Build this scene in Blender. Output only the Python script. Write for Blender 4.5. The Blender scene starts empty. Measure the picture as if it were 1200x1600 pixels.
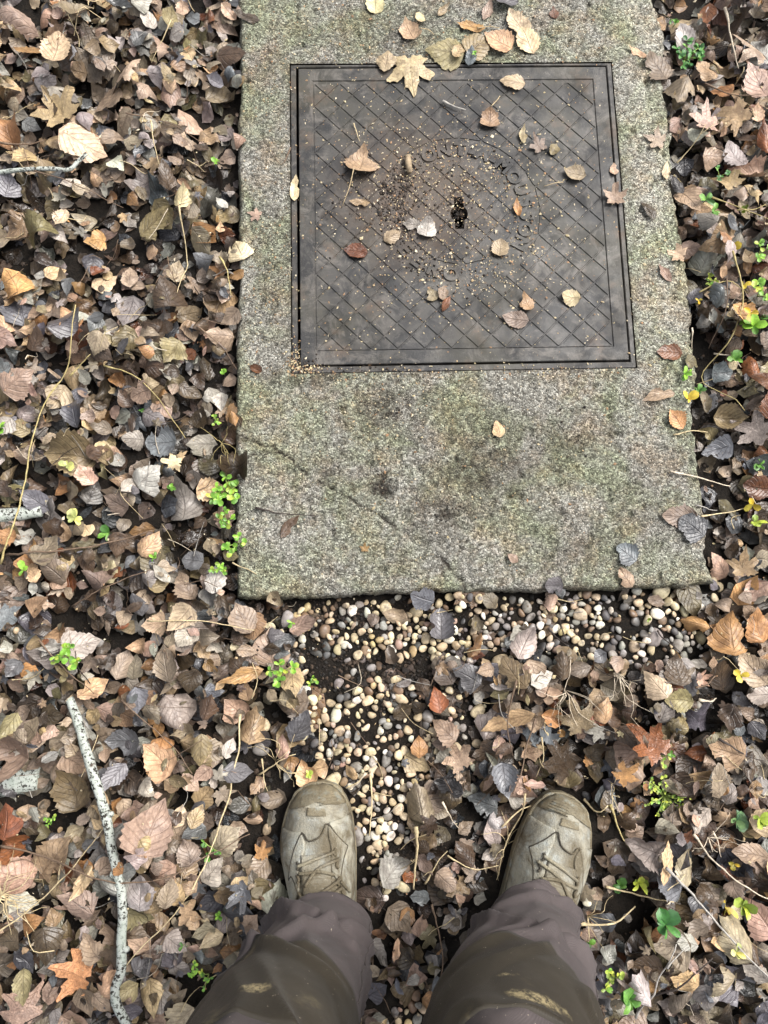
import bpy, bmesh, math, random
import numpy as np
from mathutils import Vector, Matrix

random.seed(11)
rng = np.random.default_rng(11)
sc = bpy.context.scene
C = sc.collection
PI = math.pi

# ------------------------------------------------------------------ camera
CAM_H = 1.327                      # metres above the top of the slab (z = 0)
FPX = 1200.0                       # focal length in photograph pixels
TILT, ROLL, YAW = math.radians(9.5), math.radians(7.5), -0.15408

def cam_basis():
    ex = np.array([1, 0, 0.]); u = np.array([0, math.cos(TILT), math.sin(TILT)])
    d = np.array([0, math.sin(TILT), -math.cos(TILT)])
    r_ = math.cos(ROLL) * ex + math.sin(ROLL) * u
    u_ = -math.sin(ROLL) * ex + math.cos(ROLL) * u
    c, s = math.cos(YAW), math.sin(YAW)
    m = np.array([[c, -s, 0], [s, c, 0], [0, 0, 1]])
    return m @ r_, m @ u_, m @ d
CR, CU, CD = cam_basis()
cam_d = bpy.data.cameras.new('camera')
cam = bpy.data.objects.new('camera', cam_d); C.objects.link(cam)
cam_d.sensor_fit = 'VERTICAL'; cam_d.sensor_height = 36.0; cam_d.lens = 36.0 * FPX / 1600.0
cam_d.clip_start = 0.02; cam_d.clip_end = 200.0
M = Matrix.Identity(4)
for i in range(3):
    M[i][0] = CR[i]; M[i][1] = CU[i]; M[i][2] = -CD[i]
M[2][3] = CAM_H
cam.matrix_world = M
sc.camera = cam

# ------------------------------------------------------------------ sky, sun, exposure
SUN_EL, SUN_AZ = math.radians(52), math.radians(62)       # azimuth clockwise from +Y
w = bpy.data.worlds.new('World'); sc.world = w; w.use_nodes = True
nt = w.node_tree; nt.nodes.clear()
o_ = nt.nodes.new('ShaderNodeOutputWorld'); b_ = nt.nodes.new('ShaderNodeBackground')
s_ = nt.nodes.new('ShaderNodeTexSky'); s_.sky_type = 'NISHITA'; s_.sun_disc = False
s_.sun_elevation = SUN_EL; s_.sun_rotation = SUN_AZ; s_.air_density = 1.0; s_.dust_density = 6.0; s_.ozone_density = 1.0
hs = nt.nodes.new('ShaderNodeHueSaturation'); hs.inputs['Saturation'].default_value = 0.35   # cloud-greyed sky
nt.links.new(s_.outputs[0], hs.inputs['Color']); nt.links.new(hs.outputs[0], b_.inputs[0])
b_.inputs[1].default_value = 0.095; nt.links.new(b_.outputs[0], o_.inputs[0])
sd = bpy.data.lights.new('sun', 'SUN'); sun = bpy.data.objects.new('sun', sd); C.objects.link(sun)
sd.energy = 1.5; sd.angle = math.radians(34); sd.color = (1.0, 0.975, 0.94)
sdir = Vector((math.sin(SUN_AZ) * math.cos(SUN_EL), math.cos(SUN_AZ) * math.cos(SUN_EL), math.sin(SUN_EL)))
sun.rotation_euler = sdir.to_track_quat('Z', 'Y').to_euler(); sun.location = (2, 2, 4)
sc.view_settings.view_transform = 'Standard'; sc.view_settings.look = 'None'
sc.view_settings.exposure = 1.32; sc.view_settings.gamma = 1.0; sc.view_settings.use_curve_mapping = False

# ------------------------------------------------------------------ small maths
def G(px, py, z=0.0):
    """the place at height z that photograph pixel (px, py) looks at"""
    v = CD + (px - 600) / FPX * CR - (py - 800) / FPX * CU
    k = (CAM_H - z) / -v[2]
    return np.array([v[0] * k, v[1] * k, z])

def PX(x, y, z=0.0):
    x = np.asarray(x, float); y = np.asarray(y, float)
    dz = z - CAM_H
    a = x * CR[0] + y * CR[1] + dz * CR[2]; b = x * CU[0] + y * CU[1] + dz * CU[2]; c = x * CD[0] + y * CD[1] + dz * CD[2]
    return 600 + FPX * a / c, 800 - FPX * b / c

_lat = rng.random((64, 64))
def vnoise(x, y, seed=0):
    x = np.asarray(x, float) + seed * 7.31; y = np.asarray(y, float) + seed * 3.17
    xi = np.floor(x).astype(int); yi = np.floor(y).astype(int)
    fx = x - xi; fy = y - yi
    fx = fx * fx * (3 - 2 * fx); fy = fy * fy * (3 - 2 * fy)
    a = _lat[xi % 64, yi % 64]; b = _lat[(xi + 1) % 64, yi % 64]
    c = _lat[xi % 64, (yi + 1) % 64]; d = _lat[(xi + 1) % 64, (yi + 1) % 64]
    return (a * (1 - fx) + b * fx) * (1 - fy) + (c * (1 - fx) + d * fx) * fy

def fbm(x, y, seed=0, octv=4):
    t = 0; a = 0.5; n = 0
    for k in range(octv):
        t = t + a * vnoise(x * 2 ** k, y * 2 ** k, seed + k); n += a; a *= 0.5
    return t / n

def poly_dist(x, y, pts):
    d = np.full(np.shape(x), 9.0)
    for (x0, y0), (x1, y1) in zip(pts[:-1], pts[1:]):
        dx, dy = x1 - x0, y1 - y0; L2 = dx * dx + dy * dy + 1e-12
        t = np.clip(((x - x0) * dx + (y - y0) * dy) / L2, 0, 1)
        d = np.minimum(d, np.hypot(x - x0 - t * dx, y - y0 - t * dy))
    return d

# ------------------------------------------------------------------ mesh helpers
def mesh_np(name, V, F, uv=None, col=None, smooth=True):
    """V (n,3); F list of (m,k) arrays or lists of polygons; uv/col per vertex"""
    me = bpy.data.meshes.new(name)
    polys = []
    if isinstance(F, np.ndarray): F = [F]
    if len(F) and isinstance(F[0], np.ndarray) and F[0].ndim == 2:
        loops = np.concatenate([f.reshape(-1) for f in F]).astype(np.int32)
        tot = np.concatenate([np.full(len(f), f.shape[1]) for f in F]).astype(np.int32)
    else:
        loops = np.array([i for f in F for i in f], np.int32); tot = np.array([len(f) for f in F], np.int32)
    start = np.concatenate([[0], np.cumsum(tot)[:-1]]).astype(np.int32)
    V = np.asarray(V, np.float32)
    me.vertices.add(len(V)); me.vertices.foreach_set('co', V.reshape(-1))
    me.loops.add(len(loops)); me.loops.foreach_set('vertex_index', loops)
    me.polygons.add(len(tot)); me.polygons.foreach_set('loop_start', start); me.polygons.foreach_set('loop_total', tot)
    me.update(calc_edges=True); me.validate()
    me.polygons.foreach_set('use_smooth', np.full(len(me.polygons), bool(smooth)))
    if uv is not None:
        l = me.uv_layers.new(name='UVMap'); li = np.empty(len(me.loops), np.int32); me.loops.foreach_get('vertex_index', li)
        l.data.foreach_set('uv', np.asarray(uv, np.float32)[li].reshape(-1))
    if col is not None:
        a = me.color_attributes.new('tint', 'FLOAT_COLOR', 'POINT')
        a.data.foreach_set('color', np.asarray(col, np.float32).reshape(-1))
    return me

def obj(name, me, mat=None, parent=None):
    o = bpy.data.objects.new(name, me); C.objects.link(o)
    if mat is not None and me is not None:
        me.materials.clear(); me.materials.append(mat)
    if parent is not None: o.parent = parent
    return o

def empty(name, loc=(0, 0, 0)):
    o = bpy.data.objects.new(name, None); C.objects.link(o); o.location = loc; o.empty_display_size = 0.02
    return o

def tag(o, label=None, cat=None, group=None, kind=None):
    if label: o['label'] = label
    if cat: o['category'] = cat
    if group: o['group'] = group
    if kind: o['kind'] = kind
    return o

class Soup:
    """collects pieces into one mesh"""
    def __init__(s): s.V = []; s.F = []; s.UV = []; s.C = []; s.n = 0
    def add(s, V, F, uv=None, col=None):
        V = np.asarray(V, float); s.V.append(V)
        for f in F: s.F.append(np.asarray(f) + s.n)
        s.UV.append(np.zeros((len(V), 2)) if uv is None else uv)
        c = np.ones((len(V), 4)) if col is None else np.broadcast_to(np.asarray(col, float), (len(V), 4))
        s.C.append(c); s.n += len(V)
    def mesh(s, name, smooth=True):
        by = {}
        for f in s.F: by.setdefault(f.shape[1], []).append(f)
        return mesh_np(name, np.concatenate(s.V), [np.concatenate(v) for v in by.values()], np.concatenate(s.UV), np.concatenate(s.C), smooth)

def tube(pts, rad, sides=6, cap=True, wob=0.0):
    P = np.asarray(pts, float); n = len(P)
    rad = np.broadcast_to(np.asarray(rad, float), (n,))
    T = np.gradient(P, axis=0); T /= np.linalg.norm(T, axis=1)[:, None] + 1e-12
    up = np.array([0, 0, 1.0])
    V = []
    for i in range(n):
        a = np.cross(T[i], up)
        if np.linalg.norm(a) < 1e-3: a = np.array([1.0, 0, 0])
        a /= np.linalg.norm(a); b = np.cross(a, T[i])
        for k in range(sides):
            th = 2 * PI * k / sides
            r = rad[i] * (1 + wob * (random.random() - .5))
            V.append(P[i] + r * (math.cos(th) * a + math.sin(th) * b))
    F = [[i * sides + k, i * sides + (k + 1) % sides, (i + 1) * sides + (k + 1) % sides, (i + 1) * sides + k] for i in range(n - 1) for k in range(sides)]
    F = [np.array(F)]
    if cap:
        F.append(np.array([list(range(sides))[::-1], [(n - 1) * sides + k for k in range(sides)]]))
    uv = np.repeat(np.linspace(0, 1, n), sides); uv = np.stack([uv, np.tile(np.arange(sides) / sides, n)], 1)
    return np.array(V), F, uv

def smooth_path(P, n):
    P = np.asarray(P, float)
    d = np.concatenate([[0], np.cumsum(np.linalg.norm(np.diff(P, axis=0), axis=1))])
    if len(P) < 3:
        t = np.linspace(0, d[-1], n); return np.stack([np.interp(t, d, P[:, k]) for k in range(P.shape[1])], 1)
    m = np.zeros_like(P); m[1:-1] = (P[2:] - P[:-2]) / (d[2:] - d[:-2])[:, None]; m[0] = (P[1] - P[0]) / d[1]; m[-1] = (P[-1] - P[-2]) / (d[-1] - d[-2])
    out = []
    for t in np.linspace(0, d[-1], n):
        i = min(max(np.searchsorted(d, t) - 1, 0), len(P) - 2); h = d[i + 1] - d[i]; u = (t - d[i]) / h
        out.append((2*u**3 - 3*u**2 + 1) * P[i] + (u**3 - 2*u**2 + u) * h * m[i] + (-2*u**3 + 3*u**2) * P[i+1] + (u**3 - u**2) * h * m[i+1])
    return np.array(out)

_t = (1 + 5 ** .5) / 2
ICO_V = np.array([(-1,_t,0),(1,_t,0),(-1,-_t,0),(1,-_t,0),(0,-1,_t),(0,1,_t),(0,-1,-_t),(0,1,-_t),(_t,0,-1),(_t,0,1),(-_t,0,-1),(-_t,0,1)], float) / math.hypot(1, _t)
ICO_F = np.array([(0,11,5),(0,5,1),(0,1,7),(0,7,10),(0,10,11),(1,5,9),(5,11,4),(11,10,2),(10,7,6),(7,1,8),(3,9,4),(3,4,2),(3,2,6),(3,6,8),(3,8,9),(4,9,5),(2,4,11),(6,2,10),(8,6,7),(9,8,1)])
def subdiv(V, F):
    V = list(map(tuple, V)); cache = {}; out = []
    def mid(a, b):
        k = (min(a, b), max(a, b))
        if k not in cache:
            m = np.array(V[a]) + np.array(V[b]); m /= np.linalg.norm(m); V.append(tuple(m)); cache[k] = len(V) - 1
        return cache[k]
    for a, b, c in F:
        x, y, z = mid(a, b), mid(b, c), mid(c, a); out += [(a, x, z), (b, y, x), (c, z, y), (x, y, z)]
    return np.array(V), np.array(out)
ICO2_V, ICO2_F = subdiv(*subdiv(ICO_V, ICO_F))

# ------------------------------------------------------------------ material helpers
MUD_AT = (0.10, 0.825, 0.0)
class NT:
    def __init__(s, name):
        s.m = bpy.data.materials.new(name); s.m.use_nodes = True
        s.t = s.m.node_tree; s.n = s.t.nodes; s.l = s.t.links
        s.b = s.n['Principled BSDF']
    def node(s, t, **k):
        n = s.n.new(t)
        for a, v in k.items(): setattr(n, a, v)
        return n
    def set(s, sock, v):
        if isinstance(v, bpy.types.NodeSocket): s.l.new(v, sock)
        elif v is not None: sock.default_value = v
    def tc(s, out='Object'): return s.node('ShaderNodeTexCoord').outputs[out]
    def geo(s, out='Position'): return s.node('ShaderNodeNewGeometry').outputs[out]
    def noise(s, vec, scale, detail=4, rough=.55, out=0, dist=0.0):
        n = s.node('ShaderNodeTexNoise'); s.set(n.inputs['Vector'], vec)
        n.inputs['Scale'].default_value = scale; n.inputs['Detail'].default_value = detail; n.inputs['Roughness'].default_value = rough; n.inputs['Distortion'].default_value = dist
        return n.outputs[out]
    def voro(s, vec, scale, feature='F1', out='Distance'):
        n = s.node('ShaderNodeTexVoronoi', feature=feature); s.set(n.inputs['Vector'], vec); n.inputs['Scale'].default_value = scale
        return n.outputs[out]
    def ramp(s, fac, stops, interp='LINEAR'):
        n = s.node('ShaderNodeValToRGB'); s.set(n.inputs[0], fac); cr = n.color_ramp; cr.interpolation = interp
        while len(cr.elements) < len(stops): cr.elements.new(0.5)
        for e, (p, c) in zip(cr.elements, stops):
            e.position = p; e.color = (c, c, c, 1) if isinstance(c, (int, float)) else (*c, 1)
        return n.outputs[0]
    def math(s, op, a, b=None, clamp=False):
        n = s.node('ShaderNodeMath', operation=op, use_clamp=clamp); s.set(n.inputs[0], a)
        if b is not None: s.set(n.inputs[1], b)
        return n.outputs[0]
    def mix(s, fac, a, b, blend='MIX'):
        n = s.node('ShaderNodeMix', data_type='RGBA', blend_type=blend); s.set(n.inputs[0], fac)
        for sock, v in ((n.inputs[6], a), (n.inputs[7], b)):
            s.set(sock, (*v, 1) if isinstance(v, tuple) and len(v) == 3 else v)
        return n.outputs[2]
    def attr(s, name='tint', out='Color'):
        return s.node('ShaderNodeAttribute', attribute_name=name).outputs[out]
    def bump(s, h, strength=.5, dist=.002):
        n = s.node('ShaderNodeBump'); s.set(n.inputs['Height'], h); n.inputs['Strength'].default_value = strength; n.inputs['Distance'].default_value = dist
        s.l.new(n.outputs[0], s.b.inputs['Normal'])
    def done(s, col=None, rough=None, spec=None, metal=None):
        if col is not None: s.set(s.b.inputs['Base Color'], (*col, 1) if isinstance(col, tuple) and len(col) == 3 else col)
        if rough is not None: s.set(s.b.inputs['Roughness'], rough)
        if spec is not None: s.set(s.b.inputs['Specular IOR Level'], spec)
        if metal is not None: s.set(s.b.inputs['Metallic'], metal)
        return s.m

def m_soil():
    n = NT('wet_soil'); p = n.geo()
    a = n.noise(p, 90, 6, .7); b = n.noise(p, 9, 3)
    c = n.mix(n.ramp(a, [(.35, 0.), (.7, 1.)]), (.005, .004, .003), (.022, .016, .011))
    c = n.mix(n.ramp(b, [(.45, 0.), (.65, .6)]), c, (.016, .014, .012))
    n.bump(n.noise(p, 220, 5, .75), .9, .006)
    return n.done(c, n.ramp(b, [(.35, .65), (.65, .95)]), .2)

def m_leaf(name='fallen_leaf_skin'):
    n = NT(name); uvn = n.node('ShaderNodeUVMap', uv_map='UVMap').outputs[0]
    sp = n.node('ShaderNodeSeparateXYZ'); n.l.new(uvn, sp.inputs[0]); u, v = sp.outputs[0], sp.outputs[1]
    tint = n.attr('tint'); wet = n.attr('tint', 'Alpha')
    av = n.math('ABSOLUTE', v)
    mid = n.ramp(av, [(0.0, 1.), (.035, .9), (.075, 0.)])
    ph = n.math('SUBTRACT', u, n.math('MULTIPLY', av, .38))
    ph = n.math('FRACT', n.math('MULTIPLY', ph, 6.5))
    side = n.ramp(n.math('ABSOLUTE', n.math('SUBTRACT', ph, .5)), [(0., 1.), (.05, .8), (.12, 0.)])
    vein = n.math('MAXIMUM', mid, n.math('MULTIPLY', side, .65))
    p = n.geo()
    mo = n.noise(p, 75, 6, .75); sp2 = n.noise(p, 260, 4, .7); blot = n.noise(p, 34, 3, .6, 0, .6)
    c = n.mix(n.ramp(mo, [(.3, 0.), (.72, 1.)]), n.mix(1.0, tint, (.48, .45, .43), 'MULTIPLY'), n.mix(1.0, tint, (1.36, 1.33, 1.27), 'MULTIPLY'))
    c = n.mix(n.ramp(blot, [(.56, 0.), (.68, .62)]), c, n.mix(1.0, tint, (.36, .31, .3), 'MULTIPLY'))
    c = n.mix(n.ramp(sp2, [(.64, 0.), (.72, .55)]), c, n.mix(1.0, tint, (.3, .27, .25), 'MULTIPLY'))
    c = n.mix(n.ramp(n.noise(p, 150, 3, .6), [(.63, 0.), (.74, .4)]), c, n.mix(1.0, tint, (1.75, 1.65, 1.5), 'MULTIPLY'))
    c = n.mix(n.math('MULTIPLY', vein, .42), c, n.mix(1.0, tint, (.5, .44, .4), 'MULTIPLY'))
    h = n.math('ADD', n.math('MULTIPLY', vein, -.7), n.noise(p, 130, 4, .6))
    n.bump(h, .8, .0022)
    r = n.math('SUBTRACT', .56, n.math('MULTIPLY', wet, .30))
    return n.done(c, r, .6)

def m_pebble():
    n = NT('river_pebble'); p = n.geo(); tint = n.attr('tint')
    oi = n.node('ShaderNodeObjectInfo')
    a = n.noise(p, 140, 5, .6)
    c = n.mix(n.ramp(a, [(.3, 0.), (.75, 1.)]), n.mix(1.0, tint, (.72, .68, .62), 'MULTIPLY'), n.mix(1.0, tint, (1.15, 1.13, 1.1), 'MULTIPLY'))
    c = n.mix(n.ramp(n.noise(p, 60, 4, .7), [(.48, 0.), (.68, .8)]), c, (.075, .055, .04))
    n.bump(a, .25, .0012)
    return n.done(c, n.ramp(n.noise(p, 45, 2), [(.35, .38), (.65, .75)]), .5)

def m_concrete():
    n = NT('mossy_concrete'); p = n.geo(); dirt = n.attr('tint')
    sp = n.node('ShaderNodeSeparateColor'); n.l.new(dirt, sp.inputs[0])
    v1 = n.node('ShaderNodeTexVoronoi'); n.set(v1.inputs['Vector'], p); v1.inputs['Scale'].default_value = 350
    g1 = n.node('ShaderNodeSeparateColor'); n.l.new(v1.outputs['Color'], g1.inputs[0])
    v2 = n.node('ShaderNodeTexVoronoi'); n.set(v2.inputs['Vector'], n.mix(.006, p, n.noise(p, 160, 2, .5, 1))); v2.inputs['Scale'].default_value = 150
    g2 = n.node('ShaderNodeSeparateColor'); n.l.new(v2.outputs['Color'], g2.inputs[0])
    f = n.noise(p, 330, 4, .8)
    base = n.ramp(n.math('ADD', n.math('MULTIPLY', g1.outputs[0], .50), n.math('MULTIPLY', f, .62)), [(.26, (.062, .057, .047)), (.46, (.172, .166, .143)), (.64, (.288, .280, .244)), (.86, (.60, .585, .52))])
    # scattered larger stones showing at the worn face
    st = n.math('MULTIPLY', n.ramp(g2.outputs[1], [(.76, 0.), (.80, 1.)]), n.ramp(v2.outputs['Distance'], [(.24, 1.), (.40, 0.)]))
    stc = n.ramp(g2.outputs[0], [(0., (.06, .055, .05)), (.35, (.26, .23, .18)), (.6, (.42, .38, .31)), (1., (.66, .63, .55))])
    base = n.mix(n.math('MULTIPLY', st, .75), base, stc)
    gr = n.noise(p, 8, 5, .65, 0, .5)
    c = n.mix(n.ramp(gr, [(.42, 0.), (.62, .85)]), base, n.mix(1.0, base, (.84, .94, .70), 'MULTIPLY'))                 # algae
    c = n.mix(n.ramp(n.noise(p, 9, 7, .8), [(.48, 0.), (.62, .75)]), c, n.mix(1.0, c, (1.08, .90, .74), 'MULTIPLY'))      # rust-brown wash
    c = n.mix(n.ramp(n.noise(p, 21, 6, .75), [(.52, 0.), (.70, .7)]), c, n.mix(1.0, c, (.55, .51, .45), 'MULTIPLY'))     # grime in blotches
    c = n.mix(n.ramp(n.noise(p, 70, 5, .8), [(.54, 0.), (.66, .85)]), c, n.mix(1.0, c, (.32, .28, .23), 'MULTIPLY'))
    blot = n.math('MULTIPLY', sp.outputs[2], n.ramp(n.noise(p, 26, 6, .75, 0, .4), [(.40, .12), (.56, 1.)]))
    c = n.mix(blot, c, n.mix(1.0, c, (.27, .225, .175), 'MULTIPLY'))
    c = n.mix(sp.outputs[0], c, (.028, .020, .015))
    c = n.mix(sp.outputs[1], c, n.mix(1.0, c, (1.55, 1.55, 1.48), 'MULTIPLY'))
    h = n.math('ADD', n.math('MULTIPLY', v1.outputs['Distance'], -.8), n.math('MULTIPLY', f, 1.0))
    n.bump(h, 1.0, .004)
    return n.done(c, n.math('SUBTRACT', .88, n.math('MULTIPLY', blot, .25)), .35)

def m_iron(name='worn_cast_iron', frame=False):
    n = NT(name); p = n.geo()
    a = n.noise(p, 20, 6, .7, 0, .5); f = n.noise(p, 330, 4, .7); b = n.noise(p, 6.5, 4, .6)
    c = n.mix(n.ramp(a, [(.45, 0.), (.55, 1.)]), (.008, .008, .0085), (.038, .035, .031))
    c = n.mix(n.ramp(b, [(.48, 0.), (.64, .65)]), c, (.044, .040, .025))                                              # olive film
    c = n.mix(n.ramp(n.noise(p, 19, 7, .78, 0, .9), [(.51, 0.), (.62, .7)]), c, (.118, .106, .092))                   # dried silt
    c = n.mix(n.ramp(n.noise(p, 13, 5, .7), [(.56, 0.), (.70, .65)]), c, (.095, .062, .042))                            # rust
    # mud trodden over the middle, left of the keyhole
    d = n.node('ShaderNodeVectorMath', operation='DISTANCE'); n.set(d.inputs[0], p); d.inputs[1].default_value = MUD_AT
    mud = n.math('MULTIPLY', n.ramp(n.math('ADD', d.outputs['Value'], n.math('MULTIPLY', n.noise(p, 18, 5, .7), .16)), [(.13, 1.), (.26, 0.)]), n.ramp(n.noise(p, 70, 5, .75), [(.36, .35), (.58, 1.)]))
    c = n.mix(n.math('MULTIPLY', mud, .95), c, n.mix(n.noise(p, 120, 4, .7), (.020, .013, .008), (.115, .075, .046)))
    c = n.mix(n.ramp(f, [(.6, 0.), (.75, .5)]), c, (.024, .022, .02))
    c = n.mix(n.ramp(n.noise(p, 620, 3, .7), [(.66, 0.), (.74, .5)]), c, (.26, .23, .18))                             # fine grit
    n.bump(n.math('ADD', f, n.math('MULTIPLY', n.noise(p, 900, 2), .6)), .4, .0012)
    r = n.ramp(n.noise(p, 12, 5, .65), [(.36, .36), (.66, .75)])
    return n.done(c, r, .5)

def m_tint(name, rough=.7, spec=.4, var=.35, scale=80, transl=0.0, bump=.3):
    n = NT(name); p = n.geo(); t = n.attr('tint'); a = n.noise(p, scale, 4, .65)
    c = n.mix(n.ramp(a, [(.3, 0.), (.7, 1.)]), n.mix(1.0, t, (1 - var,) * 3, 'MULTIPLY'), n.mix(1.0, t, (1 + var,) * 3, 'MULTIPLY'))
    n.bump(a, bump, .001)
    if transl: n.b.inputs['Transmission Weight'].default_value = 0.0; n.b.inputs['Subsurface Weight'].default_value = transl; n.b.inputs['Subsurface Radius'].default_value = (.004, .006, .002); n.b.inputs['Subsurface Scale'].default_value = .4
    return n.done(c, rough, spec)

def m_bark():
    n = NT('lichen_bark'); p = n.geo()
    sp = n.noise(p, 170, 4, .7); b = n.noise(p, 35, 4, .6)
    c = n.mix(n.ramp(sp, [(.43, 1.), (.50, 0.)]), (.40, .425, .385), (.026, .022, .018))
    c = n.mix(n.ramp(b, [(.52, 0.), (.64, .8)]), c, (.34, .38, .33))
    c = n.mix(n.ramp(n.noise(p, 14, 4, .7), [(.62, 0.), (.70, .9)]), c, (.11, .08, .06))
    n.bump(sp, .7, .002)
    return n.done(c, .85, .3)

def m_cloth(name, c1, c2, mud=(.30, .25, .16), mudlo=.66, mudhi=.8, rough=.75, spots=()):
    n = NT(name); p = n.tc('Object')
    a = n.noise(p, 9, 5, .6); d = n.noise(p, 55, 5, .7)
    c = n.mix(n.ramp(a, [(.3, 0.), (.7, 1.)]), c1, c2)
    c = n.mix(n.ramp(d, [(.52, 0.), (.75, .35)]), c, n.mix(1.0, c, (.6, .57, .52), 'MULTIPLY'))
    m1 = n.math('MULTIPLY', n.ramp(n.noise(p, 14, 4, .6, 0, .3), [(mudlo, 0.), (mudhi, 1.)]), n.ramp(n.noise(p, 130, 4, .75), [(.38, .1), (.62, 1.)]))
    c = n.mix(n.math('MULTIPLY', m1, .35 if spots else 1.0), c, mud)
    for at, sx, sy, sz in spots:
        mp = n.node('ShaderNodeMapping'); n.set(mp.inputs['Vector'], p); mp.vector_type = 'TEXTURE'
        mp.inputs['Location'].default_value = at; mp.inputs['Scale'].default_value = (sx, sy, sz)
        ln = n.node('ShaderNodeVectorMath', operation='LENGTH'); n.l.new(mp.outputs[0], ln.inputs[0])
        k = n.math('ADD', ln.outputs['Value'], n.math('MULTIPLY', n.noise(p, 45, 6, .8), 1.1))
        c = n.mix(n.math('MULTIPLY', n.ramp(k, [(.75, .95), (1.45, 0.)]), n.ramp(n.noise(p, 150, 4, .8), [(.40, 0.), (.58, 1.)])), c, mud)
    c = n.mix(n.ramp(n.noise(p, 240, 2, .5), [(.73, 0.), (.77, .7)]), c, (.42, .36, .28))   # specks of dried mud
    wv = n.node('ShaderNodeTexWave', wave_type='BANDS', bands_direction='DIAGONAL'); n.set(wv.inputs['Vector'], p); wv.inputs['Scale'].default_value = 420; wv.inputs['Distortion'].default_value = 1.5
    n.bump(n.math('ADD', n.math('MULTIPLY', wv.outputs['Fac'], .35), d), .35, .0012)
    n.b.inputs['Sheen Weight'].default_value = .05; n.b.inputs['Sheen Roughness'].default_value = .5
    return n.done(c, rough, .3)

def m_boot(name, c1, c2, c3, rough=.75):
    n = NT(name); p = n.tc('Object')
    a = n.noise(p, 22, 6, .65, 0, .3); d = n.noise(p, 70, 5, .7)
    c = n.mix(n.ramp(a, [(.36, 0.), (.62, 1.)]), c1, c2)
    c = n.mix(n.ramp(n.noise(p, 45, 5, .7), [(.52, 0.), (.66, .85)]), c, c3)
    c = n.mix(n.ramp(d, [(.56, 0.), (.72, .45)]), c, (.11, .09, .06))
    c = n.mix(n.ramp(n.noise(p, 13, 6, .7, 0, .6), [(.44, 0.), (.60, .95)]), c, (.105, .085, .052))
    c = n.mix(n.ramp(n.noise(p, 260, 3, .6), [(.60, 0.), (.7, .35)]), c, (.36, .33, .25))
    n.bump(n.math('ADD', n.noise(p, 420, 3, .6), n.math('MULTIPLY', d, 2.0)), .8, .0022)
    return n.done(c, rough, .35)

MAT = dict(soil=m_soil(), leaf=m_leaf(), pebble=m_pebble(), concrete=m_concrete(), iron=m_iron(), bark=m_bark(),
           plant=m_tint('weed_leaf', .45, .45, .28, 160, .35), twig=m_tint('twig_skin', .75, .3, .4, 150), seed=m_tint('seed_husk', .8, .3, .35, 400),
           crumb=m_tint('soil_crumb', .85, .35, .5, 300), wood=m_tint('rotten_wood', .9, .3, .5, 90),
           trouser=m_cloth('brown_softshell', (.043, .035, .035), (.082, .067, .066), mudlo=.70, mudhi=.84),
           patch=m_cloth('dark_knee_patch', (.018, .0145, .0095), (.036, .029, .019), mud=(.32, .26, .14), mudlo=.60, mudhi=.74, rough=.6, spots=[((.118, .065, .522), .085, .08, .026), ((-.175, .06, .49), .04, .06, .03), ((.09, .08, .48), .035, .05, .014)]),
           seam=m_cloth('seam_thread', (.05, .04, .04), (.09, .075, .07)),
           boot=m_boot('muddy_boot_mesh', (.33, .305, .235), (.22, .215, .18), (.32, .335, .31)),
           bpanel=m_boot('muddy_boot_overlay', (.38, .36, .285), (.29, .285, .24), (.38, .40, .37)),
           rubber=m_boot('muddy_boot_rubber', (.16, .14, .095), (.24, .20, .125), (.24, .27, .25), .6),
           lace=m_boot('muddy_lace', (.30, .27, .19), (.20, .18, .14), (.26, .26, .22)),
           dark=m_boot('dark_stitch', (.035, .03, .023), (.055, .048, .036), (.05, .048, .04)))

# ------------------------------------------------------------------ places
SLAB = (-0.225, 0.607, 0.075, 1.50)            # x0 x1 y0 y1, top at z = 0
LID = (-0.110, 0.489, 0.4915, 1.092)
LC = (0.1895, 0.7885)                            # middle of the cover and of its lettering ring
FR_OUT = (-0.1265, 0.502, 0.475, 1.1015)
SOIL_Z = -0.042

def soil_h(x, y):
    return SOIL_Z + (fbm(x * 9, y * 9, 5) - .5) * .022 + (fbm(x * 45, y * 45, 8, 3) - .5) * .008

# ground: one sheet, fine where it is seen
def grid_axis(a, b, step, far):
    mid = np.arange(a, b + step / 2, step); k = np.geomspace(step * 2, far, 16)
    return np.concatenate([(a - k)[::-1], mid, b + k])
gx = grid_axis(-1.0, 1.15, .008, 40); gy = grid_axis(-1.0, 1.6, .008, 40)
X, Y = np.meshgrid(gx, gy, indexing='ij')
Z = soil_h(X, Y)
far_ = np.clip((np.hypot(X, Y) - 1.5) / 3, 0, 1); Z = Z * (1 - far_) + (SOIL_Z + .3 * (fbm(X * .2, Y * .2, 3) - .5) * far_) * far_
ins = (X > SLAB[0] + .01) & (X < SLAB[1] - .01) & (Y > SLAB[2] + .01) & (Y < SLAB[3] - .01)
Z[ins] = -0.16
nx, ny = X.shape
idx = np.arange(nx * ny).reshape(nx, ny)
Q = np.stack([idx[:-1, :-1], idx[1:, :-1], idx[1:, 1:], idx[:-1, 1:]], -1).reshape(-1, 4)
tag(obj('ground', mesh_np('ground', np.stack([X, Y, Z], -1).reshape(-1, 3), Q), MAT['soil']), 'dark wet soil under the leaves and gravel', 'ground', kind='structure')

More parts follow.
